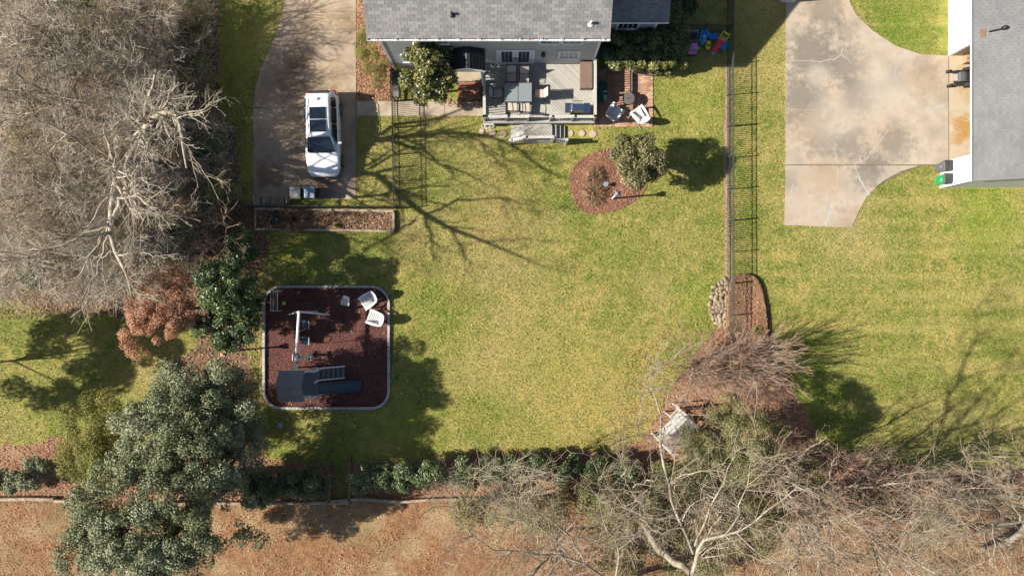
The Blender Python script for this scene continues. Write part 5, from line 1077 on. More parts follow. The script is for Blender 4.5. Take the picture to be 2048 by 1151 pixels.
def pole_house(label, px, py, h, capm):
    x, y, _ = W(px, py); t = thing('bird_house', label, 'bird house', (x, y, 0))
    MB().tube([(0, 0, 0), (0, 0, h - .25)], .05, 8).build('pole', M_WHITE, t, local=True); MB().bb(-.1, .1, -.1, .1, h - .25, h - .05).build('box', M_WHITE if capm is not M_BRICK else M_BRICKD, t, local=True)
    MB().add([(-.15, -.15, h - .05), (.15, -.15, h - .05), (.15, .15, h - .05), (-.15, .15, h - .05), (0, 0, h + .06)], [(0, 1, 4), (1, 2, 4), (2, 3, 4), (3, 0, 4), (3, 2, 1, 0)]).build('roof', capm, t, local=True)
pole_house('bird house with a grey roof on a white pole in the mulched island bed', 1224, 397, 2.1, M_BINGY)
pole_house('bird house with a reddish roof on a white pole under the dark evergreen tree', 476, 700, 2.0, M_BRICK)
t = thing('garden_ornament', 'small blue-grey garden ornament among dried stalks in the island bed', 'ornament', (*CL(1211, 369, .2), .03)); MB().lathe((0, 0, 0), [(.12, 0), (.10, .05), (.05, .12), (.05, .3), (.14, .36), (.13, .38)], 10).build('bowl', M_BINBL, t, local=True)
t = thing('garden_ornament', 'small pale blue garden ornament alone in the shaded grass below the play area', 'ornament', (*CL(562, 849, .2), 0)); MB().lathe((0, 0, 0), [(.12, 0), (.08, .05), (.04, .12), (.04, .26), (.15, .34), (.12, .37)], 10).build('bowl', M_BINBL, t, local=True)

# slatted garden arbour with a bench
ab = thing('garden_arbour', 'white slatted garden arbour with a bench beneath the bare branches', 'arbour', (*CL(1359, 868, 2.0), 0), R(-45))
# local x: across the slat direction run; slats run along local +x.. rotated to the photo's diagonal
M_ARB = mat('arbour_paint', (.50, .50, .48), rough=.6); M_ARBS = mat('arbour_slat', (.30, .30, .30), rough=.7)
def AB(n_, mb): return mb.build(n_, M_ARB, ab, local=True)
for k in range(30):
    y = -1.0 + k * .066; MB().bb(-.50, .50, y - .009, y + .009, 2.05, 2.10).build('slat', M_ARBS, ab, local=True)
for y in (-1.04, .10, .96): AB('rafter', MB().bb(-.52, .52, y - .03, y + .03, 1.97, 2.045))
for x in (-.50, .48): AB('beam', MB().bb(x - .03, x + .03, -1.08, 1.02, 1.88, 1.965))
for x in (-.50, .48):
    for y in (-1.0, .96): AB('post', MB().bb(x - .045, x + .045, y - .045, y + .045, 0, 1.88))
for k in range(9): y = .38 + k * .066; AB('side_slat', MB().bb(-.86, -.56, y - .010, y + .010, 1.5, 1.53))
AB('bench_seat', MB().bb(-.40, .0, -.9, .9, .45, .48)); AB('bench_back', MB().bb(.02, .06, -.9, .9, .5, .95)); AB('side_beam', MB().bb(-.90, -.865, .30, 1.0, 1.48, 1.54)); AB('side_beam', MB().bb(-.86, -.54, .97, 1.0, 1.48, 1.54)); AB('side_beam', MB().bb(-.86, -.54, .28, .34, 1.48, 1.54))
for y in (.32, .98): AB('post', MB().bb(-.90, -.85, y - .03, y + .03, 0, 1.48))
# slatted dark platform deep in the wood
sp2 = thing('slatted_platform', 'dark slatted timber platform glimpsed beneath the bare trees', 'platform', (*W(112, 125)[:2], 0), R(3))
for k in range(16): MB().bb(-1.1 + k * .142, -.98 + k * .142, -.85, .9, .30, .34).build('plank', mat('dark_timber', (.045, .05, .055), (.07, .075, .08), 3, .7), sp2, local=True)
MB().bb(-1.12, 1.16, -.85, -.78, 0, .29).bb(-1.12, 1.16, .83, .9, 0, .29).build('joist', M_BINK, sp2, local=True)
# ---------------------------------------------------------------- evergreen trees and shrubs
G = lambda s: np.random.default_rng(s)
def crown_px(px, py, z, rx, ry, rz_, n, cr, seed, zmin=-.25, inner=.15):
    x, y, _ = W(px, py, z); return clumps((x, y, z), (rx, ry, rz_), n, cr, G(seed), zmin, inner)
def base_of(cl): a = np.array(cl); return (float(a[:, 0].mean()), float(a[:, 1].mean()), 0.0)
# the big grey-green evergreen, bottom left
cl = (crown_px(350, 880, 5.9, 3.1, 2.9, 1.8, 110, .42, 1) + crown_px(300, 1020, 6.0, 4.0, 2.7, 2.0, 120, .43, 2) + crown_px(405, 815, 5.3, 2.6, 2.4, 1.6, 70, .40, 3) + crown_px(250, 1100, 5.6, 3.3, 2.5, 2.0, 76, .42, 4) + crown_px(440, 900, 4.4, 2.5, 2.7, 1.5, 66, .38, 5) + crown_px(465, 860, 3.4, 1.7, 2.6, 1.2, 46, .36, 1020) + crown_px(455, 780, 3.2, 1.5, 1.3, 1.0, 26, .34, 1021) + crown_px(300, 1080, 4.6, 3.6, 2.2, 1.0, 50, .45, 1022) + crown_px(360, 960, 4.4, 3.0, 2.6, 1.0, 40, .45, 1023) + crown_px(380, 770, 5.4, 1.6, 1.3, 1.2, 12, .55, 6) + crown_px(440, 1060, 4.6, 2.2, 2.0, 1.4, 24, .42, 7))
bt = leafy('evergreen_tree', 'huge spreading grey-green evergreen tree filling the lower left corner', cl, 150000, .12, LF_GREY, 101, (-15.4, -10.3, 0), h=4.5, tr=.28)
ls = []
for P_, r_ in (([(478, 962, 3.2), (450, 975, 4.2), (420, 1005, 5.2)], (.30, .24, .16)), ([(420, 1005, 5.2), (402, 1030, 5.8), (405, 1060, 6.2), (393, 1092, 6.6)], (.2, .2, .19, .17))):
    a, b = resample([W(*p) for p in P_], r_, 8); ls.append(tubes(a[None], b[None], 9))
v, f = join(ls); npmesh('limb', v, f, M_BROWNB, None, bt, ORG[bt.name][:], True)
cl = crown_px(205, 880, 3.4, 2.3, 2.6, 2.2, 60, .5, 8)
leafy('evergreen_bush', 'yellow-green conifer bush peeking out beside the huge grey-green tree', cl, 36000, .10, LF_YEL, 102, base_of(cl), h=2, tr=.1, cat='bush', aspect=.35)
cl = crown_px(448, 572, 4.0, 1.45, 1.25, 1.7, 40, .42, 9) + crown_px(468, 640, 2.6, 1.55, 1.5, 1.3, 40, .36, 10) + crown_px(425, 650, 2.2, .9, 1.0, .9, 12, .32, 1010) + crown_px(500, 600, 2.0, .8, 1.3, .9, 14, .3, 1011)
leafy('evergreen_tree', 'dark glossy evergreen tree leaning over the left border of the play area', cl, 36000, .12, LF_HOLLY, 103, (-14.4, -1.2, 0), h=3, tr=.14)
cl = crown_px(482, 502, 2.4, 1.05, 1.0, 1.1, 18, .4, 11)
leafy('evergreen_bush', 'small dark glossy bush between the planter strip and the dark evergreen tree', cl, 9000, .13, LF_HOLLY, 104, base_of(cl), h=1.5, tr=.07, cat='bush')
cl = crown_px(322, 622, 3.6, 1.75, 1.65, 1.2, 130, .27, 12) + crown_px(262, 680, 2.6, .6, .5, .6, 6, .32, 13) + crown_px(278, 703, 2.4, .5, .3, .4, 4, .3, 14) + crown_px(350, 570, 3.2, 1.0, .8, .8, 12, .36, 15)
leafy('beech_tree', 'rusty brown leaf-holding small tree left of the dark evergreen', cl, 34000, .075, LF_BROWN, 105, base_of(cl), h=2.4, tr=.09, bark=M_BARK)
cl = crown_px(864, 138, 3.2, 1.45, 1.5, 1.5, 44, .36, 16) + crown_px(865, 190, 1.6, .9, .6, .8, 10, .34, 17)
leafy('magnolia_tree', 'round magnolia with yellow-tinged leaves against the house wall by the awning', cl, 16000, .16, LF_MAG, 106, base_of(cl), h=2, tr=.08)
cl = crown_px(1278, 328, 2.4, 1.30, 1.45, 1.2, 46, .36, 18) + crown_px(1270, 300, 2.0, 1.1, .8, .9, 12, .34, 19)
leafy('magnolia_tree', 'olive-brown rounded evergreen rising from the right side of the island bed', cl, 17000, .13, LF_ISLE, 107, base_of(cl), h=1.8, tr=.07)
# dark shrubs along the wing
for i, (px, py, z, r_, lb) in enumerate([(1222, 95, 1.3, .62, 'dark shrub in house shade at the corner next to the patio'), (1250, 92, 1.4, .62, 'dark shrub in house shade, second along the wing wall'), (1282, 86, 1.5, .68, 'dark shrub in house shade under the wing window'), (1316, 88, 1.5, .72, 'dark shrub in house shade in front of the wing corner'), (1352, 80, 1.7, .75, 'dark shrub in house shade right beside the plastic toys')]):
    cl = crown_px(px, py, z, r_, r_ * 1.15, .8, 16, .33, 20 + i, .0); leafy('shrub', lb, cl, 6500, .13, LF_HOLLY, 110 + i, base_of(cl), h=1, tr=.04, stems=3, cat='shrub', group='dark shrubs along the wing')
cl = crown_px(1362, 10, 1.6, .9, 1.2, .9, 20, .36, 27, 0); leafy('shrub', 'dark shrub behind the cross fence at the top edge beyond the wing roof', cl, 7000, .13, LF_HOLLY, 117, base_of(cl), h=1, tr=.04, stems=3, cat='shrub')
cl = []
for k in range(16): x, y, _ = W(1228 + k * 9.2, 128 + math.sin(k * 1.7) * 3, 1.5 if k < 12 else .9); cl.append((x, y, 1.35 + .1 * math.sin(k * 2.3) - (.4 if k > 12 else 0), .28, .26, .3))
leafy('laurel_hedge', 'low bright-leaved hedge catching sun along the top of the brick patio', cl, 4600, .15, LF_MAG, 118, base_of(cl), h=.9, tr=.03, stems=6, cat='hedge')
cl = crown_px(1335, 138, .6, .6, .2, .4, 6, .22, 28, 0); leafy('shrub', 'small sunlit bush at the right-hand end of the bright patio hedge', cl, 1400, .12, LF_MAG, 119, base_of(cl), h=.4, tr=.02, stems=3, cat='shrub')
# hedge at the back, bush by bush
hb = [(500, 958, 1.3, .85), (545, 968, 1.3, .8), (590, 962, 1.2, .8), (632, 965, 1.2, .75), (725, 952, 1.2, .75), (768, 950, 1.2, .75), (812, 946, 1.3, .78), (862, 945, 1.2, .78), (930, 945, 1.1, .75), (985, 938, 1.1, .7), (1035, 935, 1.1, .7), (1085, 932, 1.1, .7), (1135, 935, 1.1, .7), (1190, 935, 1.1, .7), (1250, 940, 1.1, .7)]
nm = ['against the big evergreen', 'second from the big evergreen', 'third from the big evergreen', 'immediately left of the grass gap', 'immediately right of the grass gap', 'second bush right of the grass gap', 'third bush right of the grass gap', 'fourth bush right of the grass gap', 'fifth bush right of the grass gap', 'sixth bush right of the grass gap', 'seventh bush right of the grass gap', 'eighth bush right of the grass gap', 'ninth bush right of the grass gap', 'tenth bush right of the grass gap', 'last one before the white arbour']
for i, (px, py, z, r_) in enumerate(hb):
    cl = crown_px(px, py, z, r_ * 1.0, r_ * 1.0, .8, 16, .32, 40 + i, 0); leafy('hedge_bush', 'dark green hedge bush in the back mulch border, ' + nm[i], cl, 5200, .11, LF_HEDGE, 130 + i, base_of(cl), h=.8, tr=.03, stems=3, cat='bush', group='hedge bushes in the back border')
for i, (px, py, r_, lb) in enumerate([(18, 955, 1.0, 'frosty green low bush at the left edge above the grey timbers'), (70, 945, 1.0, 'frosty green low bush above the grey timbers, next to the yellow-green conifer'), (515, 990, .9, 'low green bush in front of the hedge beside the exposed brown limbs')]):
    cl = crown_px(px, py, .9, r_, r_ * .8, .6, 14, .3, 60 + i, 0); leafy('shrub', lb, cl, 4200, .12, LF_GREY if i < 2 else LF_HOLLY, 150 + i, base_of(cl), h=.6, tr=.03, stems=3, cat='shrub')
# bushes outside and inside the wood
for i, (px, py, z, rx, ry, n, m_, lb) in enumerate([(395, 60, 1.0, 1.0, 2.0, 22, LF_OLIVE, 'olive bush along the straight edge of the wood at the top'), (395, 170, 1.0, 1.0, 1.7, 20, LF_OLIVE, 'olive bush along the straight edge of the wood beside the driveway bend'), (425, 300, 1.1, 1.0, 1.4, 18, LF_HEDGE, 'dark bush in the wood left of the parked car'), (430, 390, 1.3, 1.4, .9, 18, LF_OLIVE, 'olive bush in the wood left of the firewood'),
        (300, 250, 1.8, 1.7, 1.3, 20, LF_HEDGE, 'dark green bush under the middle of the bare trees'), (180, 470, 1.4, 1.8, 1.3, 20, LF_OLIVE, 'olive bush under the lower bare trees'), (330, 480, 1.5, 1.8, 1.2, 20, LF_HEDGE, 'dark green bush under the bare trees above the rusty tree'), (60, 320, 1.4, 1.4, 1.4, 18, LF_OLIVE, 'olive bush under the bare trees at the left edge'), (150, 30, 1.6, 1.6, 1.2, 18, LF_HEDGE, 'dark bush under the bare trees near the upper left corner'), (60, 540, 1.3, 1.5, 1.0, 16, LF_HEDGE, 'dark bush at the lower left edge of the wood')]):
    cl = crown_px(px, py, z, rx, ry, 1.0, n, .36, 70 + i, 0); leafy('woodland_bush', lb, cl, 5500, .10, m_, 160 + i, base_of(cl), h=1, tr=.03, stems=4, cat='bush', group='bushes under the bare trees')
for i, (px, py, lb, m_) in enumerate([(734, 90, 'yellow-green airy shrub in the bed between driveway and house, nearer the roof', LF_YEL), (755, 140, 'yellow-green airy shrub in the bed by the driveway, nearer the walkway fence', LF_YEL)]):
    cl = crown_px(px, py, 1.0, .7, .9, .7, 14, .26, 85 + i, 0); leafy('shrub', lb, cl, 6000, .075, m_, 180 + i, base_of(cl), h=.8, tr=.02, stems=4, cat='shrub', aspect=.25)
for i, (px, py, z, rx, ry, n, nl, lb) in enumerate([(q0, q1, q2 * 1.25, q3 * 1.05, q4 * 1.15, int(q5 * 1.25), int(q6 * 1.35), q7) for q0, q1, q2, q3, q4, q5, q6, q7 in [(1462, 880, 3.4, 2.5, 2.1, 60, 26000, 'olive-green fine-leaved tree behind the white arbour, laced with bare twigs'), (1260, 1040, 1.8, 2.6, 1.5, 30, 11000, 'olive bush below the bare branches left of the pale forked tree'), (1080, 1010, 1.4, 2.4, 1.0, 22, 8000, 'low olive bush along the back timbers beneath bare branches'), (950, 1020, 1.2, 1.4, .7, 12, 4500, 'low green bush at the right-hand end of the back timbers'), (1480, 1040, 1.8, 2.3, 1.6, 24, 9000, 'olive bush under the pale forked tree, right of its trunk'),
        (1600, 950, 1.2, 1.6, .9, 14, 4200, 'olive bush between the two shaded mulch patches below the right lawn'), (1350, 960, 1.5, 1.8, .9, 18, 7000, 'olive bush directly below the white arbour'), (1180, 985, 1.5, 2.0, .8, 18, 7000, 'olive bush below the hedge, left of the arbour'), (1700, 985, 1.4, 1.8, 1.0, 16, 5000, 'olive bush under the reddish-tipped leafless tree'), (1380, 1110, 1.4, 2.0, 1.2, 18, 6000, 'olive bush around the foot of the pale forked tree'), (1240, 1125, 1.2, 1.6, 1.0, 14, 4200, 'olive bush at the bottom edge under the pale branches')]]):
    cl = crown_px(px, py, z, rx, ry, 1.2 + z * .2, n, .42, 90 + i, 0); leafy('olive_bush', lb, cl, nl, .085, LF_OLIVE, 190 + i, base_of(cl), h=z * .8, tr=.05, stems=4, cat='bush')
# evergreens standing just beyond the left and lower edges; their shade falls into view
cl = clumps((-30.5, -3.6, 6.0), (3.4, 2.4, 2.2), 34, .55, G(98)) + clumps((-34.5, -5.0, 6.5), (3.4, 2.8, 2.2), 34, .6, G(99)); leafy('evergreen_tree', 'dark evergreen tree just past the left edge, shading the left lawn', cl, 22000, .2, LF_HOLLY, 198, (-33, -4.5, 0), h=5, tr=.09)

# ornamental grasses
def tuft(name, label, px, py, r_, h, n, seed, m=LF_ORN, group=None):
    g = G(seed); x, y, _ = W(px, py); a = g.uniform(0, 2 * np.pi, n); sp_ = g.uniform(.1, 1, n) * r_; hh = g.uniform(.5, 1, n) * h; b = np.c_[x + np.cos(a) * sp_ * .25, y + np.sin(a) * sp_ * .25, np.full(n, .03)]
    mid = np.c_[x + np.cos(a) * sp_ * .7, y + np.sin(a) * sp_ * .7, hh]; tip = np.c_[x + np.cos(a) * sp_ * 1.25, y + np.sin(a) * sp_ * 1.25, hh * .7]; s_ = np.c_[-np.sin(a), np.cos(a), np.zeros(n)] * .012
    V = np.stack([b - s_, b + s_, mid + s_, mid - s_, mid - s_, mid + s_, tip + s_ * .3, tip - s_ * .3], 1).reshape(-1, 3); o = npmesh(name, V, np.arange(8 * n).reshape(-1, 4), m, np.repeat(g.uniform(0, 1, n), 2), None, (x, y, 0)); prop(o, label, 'grass clump', group)
tuft('ornamental_grass', 'fading tan ornamental grass in the planter strip beside the kettle grill', 594, 440, .75, .6, 900, 1)
tuft('ornamental_grass', 'rusty dried grass clump in the upper part of the island bed', 1188, 352, .6, .38, 420, 2, group='dried grasses in the island bed')
tuft('ornamental_grass', 'bleached dried grass clump in the lower part of the island bed', 1188, 388, .75, .36, 520, 3, group='dried grasses in the island bed')
tuft('ornamental_grass', 'small green-yellow sprig at the lower timber of the planter strip', 676, 452, .25, .4, 60, 4, LF_YEL)
tuft('ornamental_grass', 'strap-leaved clump beside the fence in the raised bed', 1508, 660, .45, .5, 160, 5, LF_YEL)

# ---------------------------------------------------------------- bare trees
def L3(pts): return [(*W(a, b, z), r * .42) for a, b, z, r in pts]
def shadow_limb(pts):     # ground pixel where the shade of a limb falls + height of the limb
    out = []
    for sx, sy, z, r in pts:
        x, y, _ = W(sx, sy); k = z / math.tan(R(SUN_EL)); out.append((x - k * math.cos(R(SUN_AZ)), y - k * math.sin(R(SUN_AZ)), z, r))
    return out
S = shadow_limb
fk = S([(525, 312, 4.2, .26)])[0]
limbs = [[(fk[0] + .9, fk[1] - .5, 0, .34), (fk[0] + .4, fk[1] - .2, 2.2, .29), fk],
    S([(525, 312, 4.2, .20), (596, 322, 5.2, .17), (672, 340, 6.2, .16), (730, 335, 7.0, .15), (786, 376, 7.8, .14), (853, 428, 8.8, .13), (902, 458, 9.6, .10), (972, 488, 10.4, .08), (1042, 513, 11.2, .05), (1092, 534, 11.8, .03)]),
    S([(525, 312, 4.2, .17), (600, 346, 5.0, .14), (663, 365, 5.8, .13), (700, 395, 6.4, .10), (761, 390, 7.2, .07), (831, 376, 8.0, .05), (902, 372, 9.0, .03)]),
    S([(525, 312, 4.2, .19), (620, 300, 5.2, .15), (720, 285, 6.2, .13), (800, 272, 7.2, .12), (867, 268, 8.0, .11), (937, 263, 8.8, .10), (1007, 275, 9.6, .07), (1078, 334, 10.6, .05), (1127, 358, 11.2, .03)]),
    S([(720, 290, 6.2, .10), (780, 258, 7.0, .09), (832, 242, 7.8, .08), (898, 232, 8.6, .06), (960, 205, 9.4, .04)]),
    S([(754, 283, 6.8, .08), (796, 284, 7.4, .08), (853, 305, 8.2, .07), (891, 330, 9.0, .05), (912, 351, 9.6, .03)]),
    S([(853, 428, 8.8, .08), (860, 470, 9.2, .06), (868, 520, 9.8, .03)]), S([(902, 458, 9.6, .06), (930, 500, 10.2, .04), (950, 545, 10.8, .02)]),
    S([(830, 440, 8.6, .07), (779, 474, 9.0, .05), (720, 500, 9.4, .03)]), S([(853, 428, 8.8, .07), (920, 400, 9.6, .06), (1000, 395, 10.4, .04), (1060, 410, 11, .02)]),
    S([(891, 330, 9.0, .05), (940, 350, 9.8, .04), (1010, 385, 10.6, .02)]), S([(937, 263, 8.8, .06), (980, 310, 9.8, .04), (1020, 350, 10.6, .02)])]
bare_tree('bare_tree', 'tall pale leafless tree whose limbs shade the central lawn', limbs, 201, M_BARK, M_TWIG, 'leafless trees of the wood', d=(1.0, 1.9, 2.8, 2.2), rmin=.0075)
spots = [(55, 60, 8, 3.3, 'leafless tree in the top left corner of the wood'), (215, 40, 5.2, 2.9, 'leafless tree at the top of the wood, second from the corner'), (380, 95, 3.3, 2.2, 'leafless tree at the top of the wood nearest the straight grass edge'), (110, 205, 7.2, 3.2, 'leafless tree above the slatted platform'), (290, 170, 5.4, 2.8, 'leafless tree in the upper middle of the wood'),
         (385, 235, 3.4, 2.0, 'leafless tree in the wood left of the parked car'), (60, 345, 8, 3.3, 'leafless tree at the left edge midway down the wood'), (190, 350, 6, 3.0, 'leafless tree in the centre of the wood over the bare dirt'), (370, 375, 4.2, 2.5, 'leafless tree in the wood above the rusty brown tree'), (60, 500, 7.5, 3.2, 'leafless tree at the lower left of the wood hanging over the lawn'), (240, 500, 5.8, 2.8, 'leafless tree at the lower middle of the wood over the lawn edge'), (400, 450, 4.5, 1.8, 'small leafless tree at the wood corner near the planter strip'), (130, 90, 6.2, 2.8, 'leafless tree left of the slatted platform, near the top'), (300, 60, 4.6, 2.4, 'leafless tree near the top between two bushy patches'), (300, 300, 5, 2.6, 'leafless tree right of the pale centre tree of the wood'), (140, 440, 6, 2.8, 'leafless tree beside the bare dirt patch in the wood'), (20, 200, 7.5, 2.8, 'leafless tree on the left edge level with the slatted platform'), (320, 470, 5.5, 2.4, 'leafless tree just above the rusty brown tree')]
for i, (px, py, h, rad, lb) in enumerate(spots):
    g = G(300 + i); x, y, _ = W(px, py, h * .72); x = min(x, W(345, py)[0])
    bare_tree('bare_tree', lb, auto_limbs(x, y, h, rad * .85, 6, g, .075 + .003 * h, lean=(g.uniform(-1, 0), g.uniform(-.5, .5))), 320 + i, M_BARK, M_TWIG, 'leafless trees of the wood', d=(1.5, 2.2, 2.8, 2.2), up=.05)
x, y, _ = W(452, 470, 3)
bare_tree('bare_sapling', 'slender brown leafless sapling arching over the small dark bush', [[(x + .1, y + .2, 0, .05), (x, y + .3, 1.5, .045), (x, y, 3, .03)], [(x, y, 3, .03), (x + .8, y - .4, 3.6, .02), (x + 1.4, y - 1.0, 3.7, .01)], [(x, y, 3, .03), (x + .3, y - .8, 3.7, .02), (x + .3, y - 1.8, 3.6, .01)], [(x, y, 3, .03), (x - .5, y - .6, 3.7, .02), (x - 1.1, y - 1.4, 3.6, .01)], [(x, y, 3, .03), (x + .2, y + .9, 3.8, .02), (x + .7, y + 1.6, 4.1, .01)]], 340, M_BROWNB, M_PINK, None, d=(1.2, 1.2, 1.0, .8), l1=(.7, 1.3), l2=(.4, .9), l3=(.2, .5))

# pale forked tree and neighbours, bottom right
x0_, y0_ = 6.9, -12.3
limbs = [[(x0_ - .4, y0_ + .6, 0, .24), (x0_ - .1, y0_ + .1, 6, .18), (*W(1384, 1148, 11.5), .13)],
    L3([(1384, 1148, 11.5, .20), (1392, 1110, 12, .19), (1398, 1083, 12.3, .15), (1425, 1072, 12.6, .13), (1450, 1069, 12.8, .12), (1487, 1056, 13, .09), (1539, 1018, 13.3, .07), (1595, 973, 13.6, .04)]),
    L3([(1386, 1105, 12, .13), (1372, 1075, 12.4, .12), (1362, 1045, 12.8, .13), (1345, 1005, 13.3, .13), (1330, 955, 13.9, .13), (1322, 905, 14.4, .13), (1330, 862, 14.7, .11), (1320, 825, 15, .06), (1308, 770, 15.2, .03), (1303, 735, 15.3, .012)]),
    L3([(1366, 1054, 12.8, .08), (1330, 1058, 13, .06), (1290, 1066, 13.2, .04), (1240, 1072, 13.3, .02)]), L3([(1345, 1030, 12.8, .08), (1310, 1040, 12.9, .07), (1262, 1023, 13.1, .06), (1235, 995, 13.3, .05), (1210, 960, 13.6, .03), (1180, 910, 13.8, .015)]),
    L3([(1390, 1090, 12.2, .10), (1405, 1050, 12.9, .09), (1420, 1010, 13.4, .08), (1445, 960, 13.9, .06), (1465, 920, 14.2, .03), (1475, 880, 14.4, .015)]), L3([(1450, 1069, 12.8, .08), (1475, 1040, 13, .07), (1487, 990, 13.3, .05), (1500, 930, 13.6, .04), (1512, 865, 14, .015)]),
    L3([(1450, 1069, 12.8, .06), (1478, 1098, 12.9, .05), (1520, 1120, 12.9, .04), (1580, 1135, 13, .02)]), L3([(1322, 905, 14.4, .05), (1300, 880, 14.6, .04), (1270, 850, 14.8, .02)]),
    L3([(1330, 862, 14.7, .05), (1345, 835, 14.9, .03), (1358, 805, 15.0, .015)])]
bare_tree('bare_tree', 'tall pale forked leafless tree at the bottom centre right, over the white arbour', limbs, 401, M_BARKB, M_TWIGB, 'leafless trees along the bottom edge', d=(1.1, 2.0, 2.8, 2.2), l1=(1.0, 2.3), rmin=.0065)
limbs = [[(*W(1260, 1150, 0)[:2], 0, .17), (*W(1262, 1175, 5)[:2], 5, .14), (*W(1230, 1165, 9), .11)],
    L3([(1230, 1165, 9, .16), (1172, 1130, 9.6, .12), (1084, 1107, 10, .11), (1008, 1103, 10.4, .08), (947, 1075, 10.8, .05), (909, 1037, 11, .03), (895, 1010, 11.2, .015)]), L3([(1150, 1125, 9.6, .08), (1120, 1085, 10.2, .06), (1090, 1040, 10.8, .05), (1060, 1000, 11.2, .02)]),
    L3([(1172, 1130, 9.6, .09), (1140, 1070, 10.5, .08), (1110, 1045, 10.9, .07), (1060, 1010, 11.3, .04), (1020, 970, 11.6, .02)]), L3([(1084, 1107, 10, .07), (1070, 1060, 10.6, .05), (1045, 1010, 11, .03), (1035, 970, 11.4, .015)]), L3([(1230, 1165, 9, .12), (1240, 1110, 10, .1), (1225, 1065, 10.6, .08), (1200, 1035, 11, .05), (1190, 980, 11.5, .02)]),
    L3([(1008, 1103, 10.4, .05), (960, 1110, 10.6, .04), (900, 1105, 10.8, .02)]), L3([(947, 1075, 10.8, .04), (930, 1040, 11, .03), (940, 990, 11.3, .02), (955, 930, 11.6, .012)])]
bare_tree('bare_tree', 'leafless tree with long boughs reaching left along the bottom edge', limbs, 402, M_BARKB, M_TWIGB, 'leafless trees along the bottom edge', d=(1.1, 2.0, 2.8, 2.2), l1=(1.0, 2.3), rmin=.0065)
limbs = [[(*W(1960, 1100, 0)[:2], 0, .17), (*W(2010, 1090, 5), .14), (*W(2070, 1040, 9), .11)],
    L3([(2070, 1040, 9, .15), (1992, 1045, 9.6, .13), (1965, 1062, 10, .11), (1930, 1070, 10.2, .08), (1888, 1071, 10.4, .05), (1850, 1085, 10.5, .02)]), L3([(1965, 1062, 10, .09), (1930, 1045, 10.4, .08), (1895, 1030, 10.7, .07), (1860, 1015, 10.9, .05), (1825, 1000, 11.1, .02)]),
    L3([(2040, 1042, 9.2, .09), (2020, 1000, 10, .07), (1985, 970, 10.6, .05), (1950, 962, 11, .04), (1920, 975, 11.2, .02)]), L3([(2070, 1040, 9, .12), (2055, 985, 10, .09), (2048, 940, 10.6, .07), (2010, 925, 11, .05), (1975, 905, 11.5, .015)]), L3([(1985, 1046, 9.8, .07), (1990, 1090, 10, .05), (1980, 1130, 10.2, .03)])]
bare_tree('bare_tree', 'whitish leafless tree at the bottom right corner', limbs, 403, M_BARKB, M_TWIGB, 'leafless trees along the bottom edge', d=(1.3, 2.2, 3.0, 2.2), l1=(1.0, 2.3), rmin=.0065)
for i, (px, py, h, rad, lb, m_) in enumerate([(1720, 1010, 8.5, 3.2, 'leafless tree with reddish tips below the shaded right lawn', M_PINK), (1590, 990, 8, 2.8, 'leafless tree between the pale forked tree and the reddish-tipped one', M_TWIGB), (1845, 985, 6.5, 2.0, 'small leafless tree by the right-hand back timbers', M_TWIGB), (1660, 1115, 8.5, 3.0, 'leafless tree at the bottom edge right of the pale forked tree', M_TWIGB), (1830, 1120, 8.5, 2.8, 'leafless tree at the bottom edge near the right corner', M_TWIGB), (1010, 975, 5.0, 1.7, 'thin leafless tree over the right half of the hedge', M_TWIGB), (1270, 1010, 6, 2.0, 'leafless tree left of the white arbour over the hedge end', M_TWIGB), (1430, 990, 6.5, 2.4, 'low leafless tree in front of the olive fine-leaved tree', M_TWIGB), (1120, 1120, 6, 2.2, 'short leafless tree at the bottom edge under the long boughs', M_PINK)]):
    g = G(420 + i); x, y, _ = W(px, py, h * .72)
    bare_tree('bare_tree', lb, auto_limbs(x, y, h, rad, 6, g, .075 + .003 * h, fork=.28), 440 + i, M_BARKB, m_, 'leafless trees along the bottom edge', d=(1.2, 1.9, 2.6, 2.0), rmin=.0065)
# the pink-brown vase-shaped shrubs
def vase(label, px, py, h, rad, n, seed, m=M_PINK, dirb=(0, 0), d=(.8, 2.0, 2.4, 1.2)):
    g = G(seed); x, y, _ = W(px, py); L = [[(x, y, 0, .05), (x, y, .1, .05), (x, y, .2, .05)]]
    for i in range(n):
        a = g.uniform(0, 2 * math.pi); k = rad * math.sqrt(g.uniform(.02, 1)); ex, ey = x + math.cos(a) * k + dirb[0] * k / rad, y + math.sin(a) * k + dirb[1] * k / rad; z = h * g.uniform(.75, 1) * (1 - .25 * (k / rad) ** 2)
        L.append([(x + math.cos(a) * .15, y + math.sin(a) * .15, .05, .010), (x + (ex - x) * .35, y + (ey - y) * .35, z * .5, .009), (x + (ex - x) * .75, y + (ey - y) * .75, z * .85, .006), (ex, ey, z, .004)])
    return bare_tree('bare_shrub', label, L, seed + 1, M_BARK, m, None, cat='shrub', d=d, l1=(.6, 1.5), l2=(.3, .9), l3=(.2, .5), l4=(.1, .3), up=.2, ang=(8, 32), wig=.10, rmin=.0045)
vase('pinkish leafless fountain-shaped shrub over the lower end of the long picket fence', 1475, 725, 4.0, 2.5, 140, 501)
vase('paler pinkish leafless shrub fading into the lawn above the white arbour', 1385, 735, 3.0, 2.1, 110, 511)
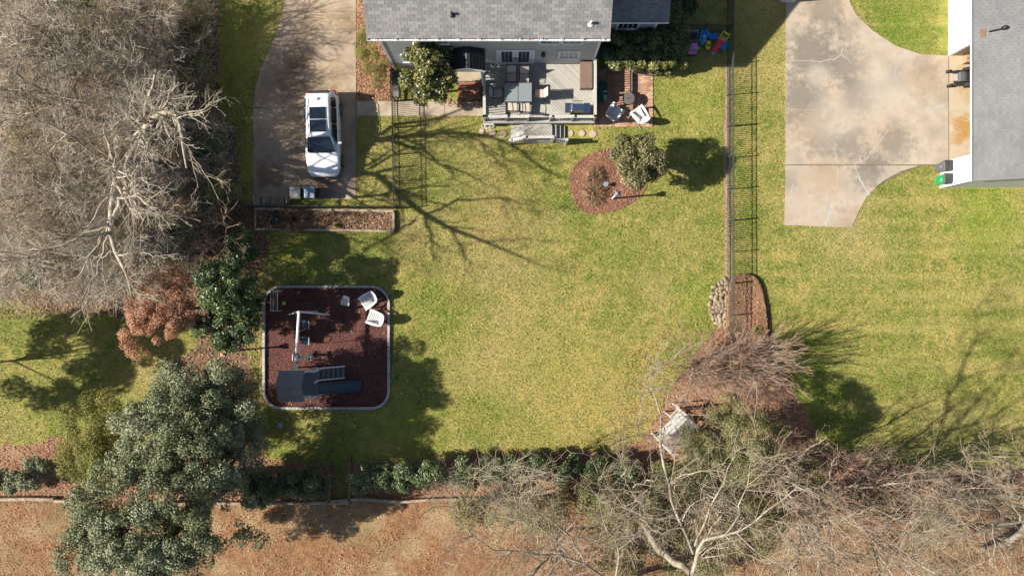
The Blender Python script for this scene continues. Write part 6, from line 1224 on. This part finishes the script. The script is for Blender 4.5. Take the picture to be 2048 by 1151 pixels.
vase('wispy leafless shrub at the end of the hedge beside the dark lawn shade', 905, 950, 3.0, 1.5, 34, 521, M_TWIG)
vase('spiky leafless shrub with reddish tips at the edge of the shaded right lawn', 1690, 915, 3.5, 1.6, 46, 531)
# brushwood on the woodland floor
def brush(name, poly, n, seed, m, zr=(.1, 2.2), ln=(.4, 1.2)):
    g = G(seed); P_ = np.array(poly); p = g.uniform(P_.min(0), P_.max(0), (n, 2)); p = p[pip(p, poly)]; n = len(p); a = g.uniform(0, 2 * np.pi, n); el = np.radians(g.uniform(-15, 60, n)); L_ = g.uniform(*ln, n); K = 4
    Q = np.zeros((n, K, 3)); Q[:, 0] = np.c_[p, g.uniform(*zr, n)]; dr_ = np.c_[np.cos(a) * np.cos(el), np.sin(a) * np.cos(el), np.sin(el)]
    for k in range(1, K): dr_ = dr_ + g.normal(0, .25, (n, 3)); dr_ /= np.linalg.norm(dr_, axis=1)[:, None]; Q[:, k] = Q[:, k - 1] + dr_ * (L_ / (K - 1))[:, None]
    Q[:, :, 2] = np.maximum(Q[:, :, 2], .02); r_ = g.uniform(.008, .016, n)[:, None] * np.linspace(1, .5, K)[None]; v, f = tubes(Q, r_, 3); o = npmesh(name, v, f, m); o['kind'] = 'stuff'
WD = XY([(-20, -20), (432, -20), (432, 235), (468, 262), (476, 400), (440, 470), (400, 560), (220, 600), (0, 590), (-20, 580)])
brush('edge_brush', XY([(350, -20), (434, -20), (434, 235), (466, 262), (476, 400), (430, 420), (350, 400)]), 5000, 605, M_TWIG, (.1, 1.5), (.3, .9)); brush('undergrowth', WD, 10000, 601, M_TWIG, (.1, 2.2)); brush('reddish_undergrowth', WD, 2000, 602, M_PINK, (.1, 1.6))
BR = XY([(900, 1010), (1300, 950), (1560, 900), (1650, 930), (1850, 950), (2060, 960), (2060, 1160), (900, 1160), (1000, 1110)])
brush('brushwood', BR, 4500, 603, M_TWIGB, (.1, 2.0)); brush('reddish_brushwood', XY([(1290, 900), (1420, 640), (1560, 760), (1640, 900), (1500, 950)]), 1200, 604, M_PINK, (.05, 1.0), (.3, .8))
